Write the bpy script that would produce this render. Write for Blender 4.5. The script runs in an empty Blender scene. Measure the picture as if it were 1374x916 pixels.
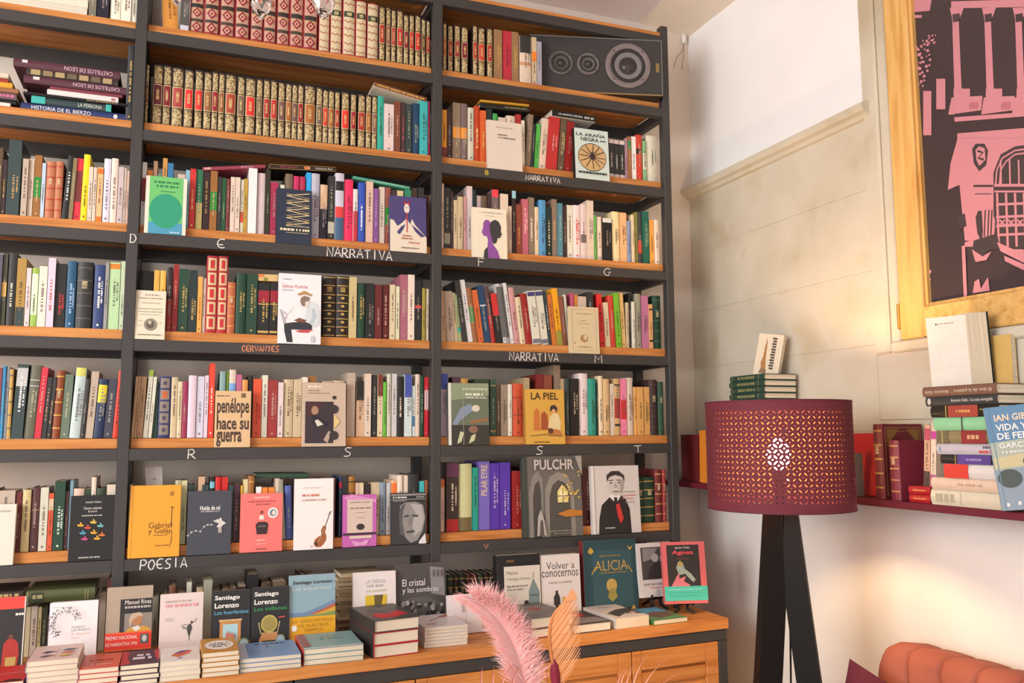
import bpy, math, random
from mathutils import Vector, Matrix
random.seed(7)
SC = bpy.context.scene
COL = SC.collection
# ------------------------------------------------------------------ camera
ZO = 0.5                                    # floor is z = 0
FPX = 1148.18                               # focal length in pixels of a 1374 x 916 frame
CP = Vector((0.1261, -2.5603, 0.8952 + ZO))
FW = Vector((0.35866251, 0.92718828, 0.10808842)); RT = Vector((0.93283917, -0.36025738, -0.0050701)); UP = Vector((-0.03423871, -0.10264756, 0.99412836))
cd = bpy.data.cameras.new('camera'); cam = bpy.data.objects.new('camera', cd); COL.objects.link(cam)
cd.sensor_fit = 'HORIZONTAL'; cd.sensor_width = 36; cd.lens = FPX / 1374 * 36; cd.clip_start = 0.02
cam.matrix_world = Matrix(((RT.x, UP.x, -FW.x, CP.x), (RT.y, UP.y, -FW.y, CP.y), (RT.z, UP.z, -FW.z, CP.z), (0, 0, 0, 1)))
SC.camera = cam
# ------------------------------------------------------------------ light
W = bpy.data.worlds.new('daylight'); SC.world = W; W.use_nodes = True
bg = W.node_tree.nodes['Background']; bg.inputs[0].default_value = (1.0, 0.965, 0.925, 1); bg.inputs[1].default_value = 1.35
def area(name, loc, target, sx, sy, power, col):
    l = bpy.data.lights.new(name, 'AREA'); l.shape = 'RECTANGLE'; l.size = sx; l.size_y = sy; l.energy = power; l.color = col
    o = bpy.data.objects.new(name, l); COL.objects.link(o); o.location = loc
    o.rotation_euler = (Vector(target) - Vector(loc)).to_track_quat('-Z', 'Y').to_euler(); return o
area('window_daylight', (-3.0, -2.6, 2.0), (1.2, 0.0, 1.5), 1.8, 1.8, 150, (1.0, 0.97, 0.93))
SC.view_settings.view_transform = 'Standard'; SC.view_settings.look = 'None'; SC.view_settings.gamma = 1
SC.view_settings.use_curve_mapping = False; SC.view_settings.exposure = 0.0
# ------------------------------------------------------------------ picture -> place helpers (points on known planes)
def solve_x(px, y, z):
    t = (px - 687) / FPX; dy = y - CP.y; dz = z - CP.z
    return CP.x + (t * (FW.y * dy + FW.z * dz) - (RT.y * dy + RT.z * dz)) / (RT.x - t * FW.x)
def solve_z(py, x, y):
    t = (458 - py) / FPX; dx = x - CP.x; dy = y - CP.y
    return CP.z + (t * (FW.x * dx + FW.y * dy) - (UP.x * dx + UP.y * dy)) / (UP.z - t * FW.z)
def ray(px, py): return FW + RT * ((px - 687) / FPX) + UP * ((458 - py) / FPX)
def at_y(px, py, y): d = ray(px, py); return CP + d * ((y - CP.y) / d.y)
def at_x(px, py, x): d = ray(px, py); return CP + d * ((x - CP.x) / d.x)
def at_z(px, py, z): d = ray(px, py); return CP + d * ((z - CP.z) / d.z)
# ------------------------------------------------------------------ materials
def lin(h):
    if len(h) == 3: h = ''.join(c * 2 for c in h)
    v = [int(h[i:i + 2], 16) / 255 for i in (0, 2, 4)]
    return [c / 12.92 if c <= 0.04045 else ((c + 0.055) / 1.055) ** 2.4 for c in v]
MC = {}
def nodes(m):
    nt = m.node_tree; return nt, nt.nodes, nt.links, nt.nodes['Principled BSDF']
def mat(h, rough=0.55, var=0.10, scale=60, metal=0.0, spec=0.4):
    k = (h, rough, var, scale, metal)
    if k in MC: return MC[k]
    m = bpy.data.materials.new('paint_' + h); m.use_nodes = True; nt, N, L, b = nodes(m)
    c = lin(h); b.inputs['Roughness'].default_value = rough; b.inputs['Metallic'].default_value = metal
    b.inputs['Specular IOR Level'].default_value = spec
    tc = N.new('ShaderNodeTexCoord'); no = N.new('ShaderNodeTexNoise'); no.inputs['Scale'].default_value = scale; no.inputs['Detail'].default_value = 3
    mx = N.new('ShaderNodeMix'); mx.data_type = 'RGBA'
    mx.inputs[6].default_value = [min(1, x * (1 + var)) for x in c] + [1]; mx.inputs[7].default_value = [x * (1 - var) for x in c] + [1]
    L.new(tc.outputs['Object'], no.inputs['Vector']); L.new(no.outputs['Fac'], mx.inputs[0]); L.new(mx.outputs[2], b.inputs['Base Color'])
    MC[k] = m; return m
def ramp_mat(name, scalev, stops, rough=0.6, nscale=4, detail=4, bump=0.0, dist=0.0, coord='Object', spec=0.3):
    m = bpy.data.materials.new(name); m.use_nodes = True; nt, N, L, b = nodes(m)
    tc = N.new('ShaderNodeTexCoord'); mp = N.new('ShaderNodeMapping'); mp.inputs['Scale'].default_value = scalev
    no = N.new('ShaderNodeTexNoise'); no.inputs['Scale'].default_value = nscale; no.inputs['Detail'].default_value = detail; no.inputs['Distortion'].default_value = dist
    rp = N.new('ShaderNodeValToRGB'); e = rp.color_ramp.elements
    while len(e) < len(stops): e.new(0.5)
    for el, (p, h) in zip(e, stops): el.position = p; el.color = lin(h) + [1]
    L.new(tc.outputs[coord], mp.inputs['Vector']); L.new(mp.outputs[0], no.inputs['Vector']); L.new(no.outputs['Fac'], rp.inputs[0]); L.new(rp.outputs[0], b.inputs['Base Color'])
    b.inputs['Roughness'].default_value = rough; b.inputs['Specular IOR Level'].default_value = spec
    if bump:
        bp = N.new('ShaderNodeBump'); bp.inputs['Strength'].default_value = bump; bp.inputs['Distance'].default_value = 0.004
        L.new(no.outputs['Fac'], bp.inputs['Height']); L.new(bp.outputs[0], b.inputs['Normal'])
    return m
M_WOOD = ramp_mat('orange_pine', (1.2, 14, 22), [(0.25, 'a5602c'), (0.5, 'c98446'), (0.75, 'd89a5c')], 0.5, 3.0, 5, 0.05, 0.6)
M_WOODV = ramp_mat('pine_frame', (14, 14, 1.0), [(0.25, 'c08a44'), (0.5, 'dcae68'), (0.75, 'e6bd7c')], 0.5, 3.0, 5, 0.05, 0.6)
M_WOODH = ramp_mat('pine_frame_crosswise', (14, 1.0, 14), [(0.25, 'c08a44'), (0.5, 'dcae68'), (0.75, 'e6bd7c')], 0.5, 3.0, 5, 0.05, 0.6)
M_DARK = mat('3e3c3c', 0.5, 0.10, 25)
M_PLAS = ramp_mat('white_plaster', (1, 1, 1), [(0.3, 'dcd9d6'), (0.7, 'e6e4e2')], 0.9, 3, 4, 0.08)
M_CREAM = ramp_mat('cream_plaster', (1, 1, 1), [(0.3, 'e6dcd0'), (0.7, 'eee6da')], 0.9, 3, 4, 0.08)
M_CEIL = ramp_mat('shade_tinted_ceiling', (1, 1, 1), [(0.3, 'e6dcde'), (0.7, 'ece4e6')], 0.9, 3, 4, 0.03)  # mauve tint stands in for the dimmer light on the ceiling
M_STONE = ramp_mat('limestone', (1, 1, 1), [(0.25, 'b2a48a'), (0.42, 'c6beac'), (0.6, 'cec7b8'), (0.75, 'c0b290')], 0.9, 4, 12, 0.5, 0.3)
M_JOINT = mat('beb098', 0.95, 0.1, 30)
M_FLOOR = ramp_mat('floor_boards', (1, 12, 1), [(0.3, '8a6a4c'), (0.7, 'a98563')], 0.5, 2, 4, 0.03)
M_PAGE = ramp_mat('page_edges', (1, 1, 90), [(0.35, 'cfc3ac'), (0.65, 'e8dfcc')], 0.85, 4, 2)
M_PAGEV = ramp_mat('page_edges_upright', (260, 1, 1), [(0.35, 'c8baa0'), (0.65, 'e4dac6')], 0.85, 4, 2)
M_GILT = ramp_mat('gilt_tooling', (1, 1, 1), [(0.36, '4a3828'), (0.48, 'a8946a'), (0.62, 'd2c296')], 0.5, 170, 2, 0, 0.8)
M_GOLD = mat('c9a85c', 0.4, 0.2, 90)
M_BLACKMETAL = mat('1c1b1d', 0.45, 0.1, 30)
# ------------------------------------------------------------------ mesh helpers
def link(o, parent=None):
    COL.objects.link(o)
    if parent: o.parent = parent
    return o
def mesh(name, V, F, mats, parent=None, mi=None, smooth=False):
    me = bpy.data.meshes.new(name); me.from_pydata([tuple(v) for v in V], [], F)
    for m in (mats if isinstance(mats, (list, tuple)) else [mats]): me.materials.append(m)
    if mi: me.polygons.foreach_set('material_index', mi)
    if smooth: me.polygons.foreach_set('use_smooth', [True] * len(me.polygons))
    me.update()
    return link(bpy.data.objects.new(name, me), parent)
class B:
    def __init__(s): s.V = []; s.F = []; s.I = []
    def add(s, V, F, i=0):
        n = len(s.V); s.V += [tuple(v) for v in V]; s.F += [tuple(a + n for a in f) for f in F]; s.I += [i] * len(F); return s
    def box(s, a, b, i=0, bev=0.0):
        x0, y0, z0 = a; x1, y1, z1 = b
        if bev <= 0:
            return s.add([(x0, y0, z0), (x1, y0, z0), (x1, y1, z0), (x0, y1, z0), (x0, y0, z1), (x1, y0, z1), (x1, y1, z1), (x0, y1, z1)],
                  [(0, 3, 2, 1), (4, 5, 6, 7), (0, 1, 5, 4), (1, 2, 6, 5), (2, 3, 7, 6), (3, 0, 4, 7)], i)
        e = bev; V = []; idx = {}
        for ix, x in enumerate((x0, x1)):
            for iy, y in enumerate((y0, y1)):
                for iz, z in enumerate((z0, z1)):
                    sx, sy, sz = (e, -e)[ix], (e, -e)[iy], (e, -e)[iz]
                    idx[ix, iy, iz] = len(V); V += [(x, y + sy, z + sz), (x + sx, y, z + sz), (x + sx, y + sy, z)]
        g = lambda ix, iy, iz, k: idx[ix, iy, iz] + k
        F = []
        for k, (a_, b_) in enumerate(((1, 2), (0, 2), (0, 1))):
            for sd in (0, 1):
                q = []
                for p, r in ((0, 0), (1, 0), (1, 1), (0, 1)):
                    c = [0, 0, 0]; c[k] = sd; c[a_] = p; c[b_] = r; q.append(g(*c, k))
                F.append(tuple(q))
        for k in range(3):
            a_, b_ = [j for j in range(3) if j != k]
            for p in (0, 1):
                for r in (0, 1):
                    c0 = [0, 0, 0]; c0[a_] = p; c0[b_] = r; c0[k] = 0; c1 = list(c0); c1[k] = 1
                    F.append((g(*c0, a_), g(*c1, a_), g(*c1, b_), g(*c0, b_)))
        for c in idx.values(): F.append((c, c + 1, c + 2))
        return s.add(V, F, i)
    def tube(s, pts, rad, n=8, i=0, cap=True):
        pts = [Vector(p) for p in pts]; R = rad if isinstance(rad, (list, tuple)) else [rad] * len(pts); V = []; F = []
        for k, p in enumerate(pts):
            d = (pts[min(k + 1, len(pts) - 1)] - pts[max(k - 1, 0)]).normalized()
            a = d.orthogonal().normalized() if k == 0 else (a - d * a.dot(d)).normalized()
            b = d.cross(a)
            for j in range(n): t = 2 * math.pi * j / n; V.append(p + (a * math.cos(t) + b * math.sin(t)) * R[k])
        for k in range(len(pts) - 1):
            for j in range(n): F.append((k * n + j, k * n + (j + 1) % n, (k + 1) * n + (j + 1) % n, (k + 1) * n + j))
        if cap: F += [tuple(range(n - 1, -1, -1)), tuple(range((len(pts) - 1) * n, len(pts) * n))]
        return s.add(V, F, i)
    def lathe(s, prof, n=24, c=(0, 0, 0), i=0, axis='z'):
        V = []; F = []
        for r, h in prof:
            for j in range(n):
                t = 2 * math.pi * j / n; x, y = r * math.cos(t), r * math.sin(t)
                V.append((c[0] + x, c[1] + y, c[2] + h) if axis == 'z' else (c[0] + x, c[1] - h, c[2] + y))
        for k in range(len(prof) - 1):
            for j in range(n): F.append((k * n + j, k * n + (j + 1) % n, (k + 1) * n + (j + 1) % n, (k + 1) * n + j))
        return s.add(V, F, i)
    def build(s, name, mats, parent=None, smooth=False): return mesh(name, s.V, s.F, mats, parent, s.I, smooth)
def bx(name, a, b, m, parent=None, bev=0.0): return B().box(a, b, 0, bev).build(name, m, parent)
def empty(name, loc=(0, 0, 0), rot=(0, 0, 0)):
    o = bpy.data.objects.new(name, None); o.empty_display_size = 0.02; COL.objects.link(o); o.location = loc; o.rotation_euler = rot; return o
def tag(o, label, cat, group=None):
    o['label'] = label; o['category'] = cat
    if group: o['group'] = group
    return o
def struct(o, label=None):
    o['kind'] = 'structure'
    if label: o['label'] = label
    return o
# ------------------------------------------------------------------ flat print: lettering and cover art
TXT = {}
def text_geo(s, bold=0.0):
    k = (s, bold)
    if k not in TXT:
        cu = bpy.data.curves.new('lettering', 'FONT'); cu.body = s; cu.resolution_u = 2; cu.offset = bold
        o = bpy.data.objects.new('lettering', cu); me = bpy.data.meshes.new_from_object(o)
        V = [v.co.copy() for v in me.vertices]; F = [tuple(p.vertices) for p in me.polygons]
        bpy.data.objects.remove(o); bpy.data.curves.remove(cu); bpy.data.meshes.remove(me)
        x0 = min(v.x for v in V); x1 = max(v.x for v in V); y0 = min(v.y for v in V); y1 = max(v.y for v in V)
        TXT[k] = ([((v.x - x0) / (x1 - x0), (v.y - y0) / (y1 - y0)) for v in V], F)
    return TXT[k]
def ribbon(pts, w):
    V = []; F = []
    for k in range(len(pts)):
        a = Vector(pts[max(k - 1, 0)]); b = Vector(pts[min(k + 1, len(pts) - 1)]); d = (b - a); d = d.normalized() if d.length else Vector((1, 0))
        n = Vector((-d.y, d.x)) * w / 2; p = Vector(pts[k]); V += [p + n, p - n]
    for k in range(len(pts) - 1): F.append((2 * k, 2 * k + 1, 2 * k + 3, 2 * k + 2))
    return V, F
STROKES = {'N': [[(0, 0), (.05, 1), (.9, 0), (1, 1)]], 'A': [[(0, 0), (.5, 1), (1, 0)], [(.2, .38), (.85, .38)]], 'R': [[(0, 0), (.05, 1), (.6, 1), (.85, .75), (.6, .5), (.1, .45)], [(.35, .45), (1, 0)]],
 'T': [[(0, .95), (1, 1)], [(.5, 1), (.55, 0)]], 'I': [[(.5, 0), (.5, 1)]], 'V': [[(0, 1), (.5, 0), (1, 1)]], 'M': [[(0, 0), (.05, 1), (.5, .4), (.95, 1), (1, 0)]],
 'D': [[(.1, 0), (.1, .95), (.7, .9), (1, .5), (.7, .08), (0, 0)]], 'E': [[(1, .95), (.5, 1), (.15, .8), (0, .45), (.2, .1), (.6, 0), (1, .08)], [(.1, .5), (.8, .5)]],
 'F': [[(.1, 0), (.1, 1), (1, 1)], [(.1, .55), (.8, .55)]], 'G': [[(.95, .85), (.6, 1), (.2, .85), (0, .45), (.3, .05), (.7, .05), (.85, .45), (.5, .45), (1, .5)]],
 'S': [[(1, .95), (.5, 1), (.15, .8), (.4, .55), (.85, .4), (.8, .1), (.4, 0), (0, .05)]], 'P': [[(0, 0), (.1, 1), (.7, 1), (1, .75), (.7, .45), (.1, .45)]],
 'O': [[(.5, 1), (.1, .75), (0, .35), (.35, 0), (.75, .1), (1, .55), (.8, .9), (.5, 1)]], 'B': [[(.1, 0), (.1, 1), (.7, .9), (.7, .6), (.1, .5), (.85, .4), (.8, .05), (.1, 0)]],
 'C': [[(1, .85), (.6, 1), (.1, .7), (.1, .3), (.5, 0), (1, .15)]]}
def art(parent, Wd, Ht, arts, name='cover_print', loc=(0, 0, 0), rot=(0, 0, 0), step=0.00022):
    """flat print on the plane facing -Y: u runs right, v runs down, both 0..1"""
    bt = {0: B(), 1: B()}; ml = {0: [], 1: []}; lay = 0.0003
    rnd = random.Random(len(arts) * 13 + int(Wd * 1e4))
    for a in arts:
        k = a[0]; t = 1 if k in 'tTdhv' else 0; P = []; F = []
        if k == 'r': u0, v0, u1, v1, h = a[1:]; P = [(u0, v1), (u1, v1), (u1, v0), (u0, v0)]; F = [(0, 1, 2, 3)]
        elif k == 'e':
            cu, cv, ru, rv, h = a[1:]; P = [(cu + ru * math.cos(i * math.pi / 14), cv - rv * math.sin(i * math.pi / 14)) for i in range(28)]; F = [tuple(range(28))]
        elif k == 'p': pts, h = a[1:]; P = list(pts); F = [tuple(range(len(P)))]
        elif k == 'l':
            pts, w, h = a[1:]; V2, F = ribbon([(p[0] * Wd, -p[1] * Ht) for p in pts], w * Wd); P = [(v.x / Wd, -v.y / Ht) for v in V2]
        elif k in 'tT':
            s, u0, v0, u1, v1, h = a[1:]; g, F = text_geo(s, 0.022 if k == 'T' else 0.0); P = [(u0 + (u1 - u0) * x, v1 + (v0 - v1) * y) for x, y in g]
        elif k == 'v':          # lettering that runs up the sheet
            s, u0, v0, u1, v1, h = a[1:]; g, F = text_geo(s, 0.015); P = [(u0 + (u1 - u0) * (1 - y), v1 + (v0 - v1) * x) for x, y in g]
        elif k == 'd':          # line of print too small to read
            u0, v0, u1, v1, h = a[1:]; x = u0; n = 0
            while x < u1:
                w = (v1 - v0) * Ht / Wd * rnd.uniform(.5, 1.6); e = min(u1, x + w); P += [(x, v1), (e, v1), (e, v0), (x, v0)]; F.append((n, n + 1, n + 2, n + 3)); n += 4; x = e + (v1 - v0) * Ht / Wd * rnd.choice((.3, .3, .8))
        elif k == 'h':          # hand-painted capitals
            s, u0, v0, u1, v1, w, h = a[1:]; n = len(s); cw = (u1 - u0) / n
            for i, ch in enumerate(s):
                for st in STROKES.get(ch, []):
                    jx = rnd.uniform(-.05, .05); jy = rnd.uniform(-.08, .08)
                    pp = [((u0 + cw * (i + .1 + .78 * x + jx * .3)) * Wd, -(v1 + (v0 - v1) * (y + jy)) * Ht) for x, y in st]
                    V2, F2 = ribbon(pp, w); o = len(P); P += [(v.x / Wd, -v.y / Ht) for v in V2]; F += [tuple(q + o for q in f) for f in F2]
        if h not in ml[t]: ml[t].append(h)
        bt[t].add([(p[0] * Wd, -lay, (1 - p[1]) * Ht) for p in P], F, ml[t].index(h)); lay += step
    for t, nm in ((0, name), (1, 'lettering')):
        if bt[t].F:
            o = bt[t].build(nm, [mat(h, 0.6, 0.04) for h in ml[t]], parent); o.location = loc; o.rotation_euler = rot
# ------------------------------------------------------------------ setting
YW = 0.262; XW = 1.973; ZC = 2.507 + ZO
struct(bx('floor', (-4, -5, -0.05), (2.3, YW, 0), M_FLOOR), 'wooden floor')
struct(bx('wall_back', (-4, YW, 0), (2.3, YW + .1, ZC + .3), ramp_mat('warm_plaster', (1, 1, 1), [(0.3, 'd0c5ba'), (0.7, 'dacfc5')], 0.9, 3, 4, 0.08)), 'pale plaster wall behind the bookcase')
struct(bx('ceiling', (-4, -5, ZC), (1.753, YW, ZC + .08), M_CEIL), 'pale ceiling tinted mauve for its shade')
struct(mesh('trim_1', [(1.753, -5, ZC), (1.753, YW, ZC), (XW + .1, YW, ZC - .032), (XW + .1, -5, ZC - .032), (1.753, -5, ZC + .08), (1.753, YW, ZC + .08), (XW + .1, YW, ZC + .08), (XW + .1, -5, ZC + .08)],
     [(0, 1, 2, 3), (4, 7, 6, 5), (0, 3, 7, 4), (1, 5, 6, 2), (0, 4, 5, 1), (2, 6, 7, 3)], M_CREAM), 'cream sloping strip where ceiling meets the right wall')
# right wall: white plaster below the red shelf, limestone above it up to the moulding, white plaster on top, deep window recess to the right
ZL = 1.83 + ZO; ZS = 0.725 + ZO; YJ = -0.70; ZN = 1.150 + ZO
wr = B(); wr.box((XW, -5, 0), (XW + .2, YW, ZS)); wr.box((XW + .012, YJ, ZL), (XW + .2, YW, ZC), 1); wr.box((XW + .02, -5, ZS), (XW + .2, YJ, ZN - .03)); wr.box((XW + .07, -5, ZN - .05), (XW + .2, YJ, ZC)); wr.box((XW + .02, YJ, ZS), (XW + .2, YW, ZL))
M_WHITE = ramp_mat('lit_upper_plaster', (1, 1, 1), [(0.3, 'eeeff1'), (0.7, 'f5f6f8')], 0.9, 3, 4, 0.05)  # upper wall plaster made paler in place of stronger light there
WR = struct(wr.build('wall_right', [M_PLAS, M_WHITE]), 'white plastered right wall')
rs = random.Random(3)
zc = [ZS + .005, 0.90 + ZO, 1.145 + ZO, 1.36 + ZO, 1.60 + ZO, ZL - .02]
for k in range(5):
    yy = YW - .001; first = True
    while yy > YJ + .04:
        ln = rs.uniform(.26, .46); ye = yy - ln
        if ye < YJ + .14: ye = YJ + .03 if zc[k] > ZN - .1 else YJ + .03
        bx('stone_block', (XW - .001 - rs.uniform(0, .0012), ye + .0002, zc[k] + .0002), (XW + .02, yy - .0002, zc[k + 1] - .0002), M_STONE, WR, 0.0004); yy = ye
for y0, y1 in ((-5, -1.6), (-1.6, -1.1), (-1.1, YJ + .03)):       # courses under the window recess
    bx('stone_block', (XW - .002, y0 + .0004, ZS + .005), (XW + .02, y1 - .0004, 0.93 + ZO), M_STONE, WR, 0.0004)
    bx('stone_block', (XW - .001, y0 + .0004, 0.931 + ZO), (XW + .02, y1 - .0004, ZN - .033), M_STONE, WR, 0.0004)
led = []
for x, z in ((.0, 0), (-.012, .004), (-.02, .014), (-.034, .02), (-.04, .03), (-.04, .042), (.02, .06)): led.append((XW + x, z + ZL - .025))
n = len(led)
struct(mesh('trim_2', [(x, YW + .02, z) for x, z in led] + [(x, YJ, z) for x, z in led], [(i, i + 1, n + i + 1, n + i) for i in range(n - 1)] + [tuple(range(n - 1, -1, -1)), tuple(range(n, 2 * n))], M_STONE), 'stone moulding along the top of the limestone')
jb = B()
jb.box((XW - .012, YJ - .028, ZN - .035), (XW + .07, YJ + .03, ZC), 0, .006); jb.box((XW - .004, YJ - .06, ZN - .03), (XW + .07, YJ - .028, ZC), 0, .004)
struct(jb.build('trim_3', M_STONE), 'stone jamb beside the framed print')
sb_ = B(); sb_.box((XW - .012, -5, ZN - .035), (XW + .08, YJ - .03, ZN - .004), 0, .005)
struct(sb_.build('trim_4', M_STONE), 'pale stone sill under the framed print')
# ------------------------------------------------------------------ bookcase
RZ = [z + ZO for z in (2.325, 2.0532, 1.7602, 1.4612, 1.1615, 0.8617, 0.567)]   # tops of the dark rails, from the top down
PT = 0.028; YP = 0.022; YB = 0.26; CT = 0.327 + ZO
PX = [(-0.91, -0.88), (-0.03, 0.0), (0.85, 0.88), (1.70, 1.728)]
bc = tag(empty('bookcase', (0, 0, CT)), 'tall dark-framed bookcase with orange pine shelves full of books', 'bookcase')
def bcp(name, a, b, m, bev=0.0): return bx(name, (a[0], a[1], a[2] - CT), (b[0], b[1], b[2] - CT), m, bc, bev)
for i, (a, b) in enumerate(PX):
    bcp('post', (a, 0, CT), (b, .03, 2.364 + ZO), M_DARK, .0015); bcp('post', (a, YB - .032, CT), (b, YB - .002, 2.364 + ZO), M_DARK, .0015)
for k, z in enumerate(RZ):
    for i in range(3):
        x0, x1 = PX[i][1], PX[i + 1][0]
        bcp('rail', (x0, .0008, z - .032), (x1, .0292, z), M_DARK, .001); bcp('rail', (x0, YB - .032, z - .034), (x1, YB - .004, z), M_DARK, .001)
        p = bcp('shelf_board', (x0 + .001, YP if k else .004, z + .0005), (x1 - .001, YB - .034 if k else YB - .004, z + (PT if k else .014)), M_WOOD, .0015)
    for (a, b) in PX: bcp('side_rail', (a + .001, .03, z - .032), (b - .001, YB - .032, z), M_DARK, .001)
# painted lettering on the rails
def rail_letters(k, s, px0, px1, h, col, w=.0026):
    z = RZ[k]; x0 = solve_x(px0, 0, z - .016); x1 = solve_x(px1, 0, z - .016)
    art(bc, x1 - x0, h, [('h', s, 0, 0, 1, 1, w, col)], loc=(x0, 0.0002, z - .016 - h / 2 - CT))
rail_letters(2, 'NARRATIVA', 705, 752, .017, 'dcd8d0'); rail_letters(2, 'B', 650, 657, .014, 'd8c23c')
for k, s, a, b in ((3, 'D', 173, 184), (3, 'E', 290, 303), (3, 'F', 640, 651), (3, 'G', 809, 821), (4, 'M', 797, 809), (5, 'R', 251, 264), (5, 'S', 460, 473), (5, 'S', 718, 730), (5, 'T', 850, 862)):
    rail_letters(k, s, a, b, .026 if s != 'T' else .02, 'dedbd6')
rail_letters(3, 'NARRATIVA', 438, 527, .028, 'e4e0da', .0034); rail_letters(4, 'NARRATIVA', 683, 750, .026, 'dedad2', .003); rail_letters(6, 'POESIA', 187, 252, .026, 'dedad6', .003)
rail_letters(4, 'CERVANTES', 324, 375, .017, 'd88a68', .0028); rail_letters(6, 'V', 649, 656, .015, 'd89078', .0024)
# ------------------------------------------------------------------ books
def cname(h):
    if len(h) == 3: h = ''.join(c * 2 for c in h)
    import colorsys
    r, g, b = [int(h[i:i + 2], 16) / 255 for i in (0, 2, 4)]; hh, s, v = colorsys.rgb_to_hsv(r, g, b); hh *= 360
    if v < .24: return 'black'
    if s < .13: return 'white' if v > .85 else 'pale grey' if v > .68 else 'grey' if v > .4 else 'charcoal'
    if s < .32 and 20 < hh < 75: return 'cream' if v > .8 else 'beige' if v > .62 else 'taupe' if v > .4 else 'dark brown'
    dk = 'dark ' if v < .42 else 'pale ' if (v > .75 and s < .35) else ''
    if hh < 12 or hh > 345: return 'maroon' if v < .62 and s > .3 else dk + ('pink' if s < .55 and v > .65 else 'red')
    if hh < 40: return ('brown' if v < .68 else 'tan' if s < .5 else 'orange')
    if hh < 70: return ('olive' if v < .62 else 'straw' if s < .45 else 'yellow')
    if hh < 165: return dk + 'green'
    if hh < 200: return dk + 'teal'
    if hh < 250: return 'navy' if v < .45 else dk + 'blue'
    if hh < 290: return dk + 'purple'
    return dk + 'magenta'
def ordn(n): return str(n) + ('th' if 10 < n % 100 < 14 else {1: 'st', 2: 'nd', 3: 'rd'}.get(n % 10, 'th'))
def spine_arc(w, bulge, x0f=0.0, x1f=1.0, n=6, off=0.0):
    r = []
    for i in range(n + 1):
        f = x0f + (x1f - x0f) * i / n; t = 2 * f - 1; r.append(((f - .5) * w, -bulge * (1 - t * t) - off))
    return r
def strip(w, bulge, z0, z1, off, x0f=.04, x1f=.96):
    n = 6 if bulge > 0 else 1; a = spine_arc(w, bulge, x0f, x1f, n, off)
    return [(x, y, z0) for x, y in a] + [(x, y, z1) for x, y in a], [(i, i + 1, n + 2 + i, n + 1 + i) for i in range(n)]
TM = []
for q in range(7):
    g = B(); r_ = random.Random(q); z = 0.0
    while z < 1:
        e = min(1, z + r_.uniform(.02, .05)); g.add([(-.5, 0, z), (.5 * r_.choice((1, 1, .7)), 0, z), (.5, 0, e), (-.5 * r_.choice((1, .8)), 0, e)], [(0, 1, 2, 3)]); z = e + r_.choice((.012, .014, .06))
    me = bpy.data.meshes.new('title_marks'); me.from_pydata(g.V, [], g.F); TM.append(me)
TMC = {}
def marks(parent, q, h, z0, ln, w, y):
    k = (q % 7, h)
    if k not in TMC: me = TM[q % 7].copy(); me.materials.append(mat(h, .6, .03)); TMC[k] = me
    o = link(bpy.data.objects.new('title', TMC[k]), parent); o.location = (0, y, z0); o.scale = (w, 1, ln); return o
def bookgeo(root, w, h, d, col, bulge, hard, cover_mat=None, pages=M_PAGEV):
    """cover wrapped round a page block; spine on -Y, base at z = 0"""
    t = .0022 if hard else .0008; n = 6 if bulge > 0 else 1; a = spine_arc(w, bulge, 0, 1, n)
    P = [(-w / 2, d)] + a + [(w / 2, d)]; Q = [(-w / 2 + t, d)] + [(x * (1 - 2 * t / w), y + t) for x, y in a] + [(w / 2 - t, d)]; m = len(P)
    V = [(x, y, 0) for x, y in P] + [(x, y, 0) for x, y in Q] + [(x, y, h) for x, y in P] + [(x, y, h) for x, y in Q]; F = []
    for i in range(m - 1): F += [(i, i + 1, 2 * m + i + 1, 2 * m + i), (m + i + 1, m + i, 3 * m + i, 3 * m + i + 1), (2 * m + i, 2 * m + i + 1, 3 * m + i + 1, 3 * m + i), (i + 1, i, m + i, m + i + 1)]
    F += [(0, 2 * m, 3 * m, m), (m - 1, 2 * m - 1, 4 * m - 1, 3 * m - 1)]
    mesh('cover', V, F, cover_mat or mat(col, .5 if hard else .42), root)
    s = .003 if hard else .0006
    bx('page_block', (-w / 2 + t, t + .0006, s), (w / 2 - t, d - (.003 if hard else .0005), h - s), pages, root)
def contrast(h):
    c = lin(h); l = .3 * c[0] + .6 * c[1] + .1 * c[2]; k = 'dcd2b8' if l < .22 else '4a3a34'; return blend(h, k, .62)
def blend(a, b, f):
    a, b = [''.join(c * 2 for c in q) if len(q) == 3 else q for q in (a, b)]
    return ''.join('%02x' % (int(round((int(a[i:i + 2], 16) * (1 - f) + int(b[i:i + 2], 16) * f) / 16)) * 16 if False else int(int(a[i:i + 2], 16) * (1 - f) + int(b[i:i + 2], 16) * f) // 12 * 12) for i in (0, 2, 4))
BN = 0
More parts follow.
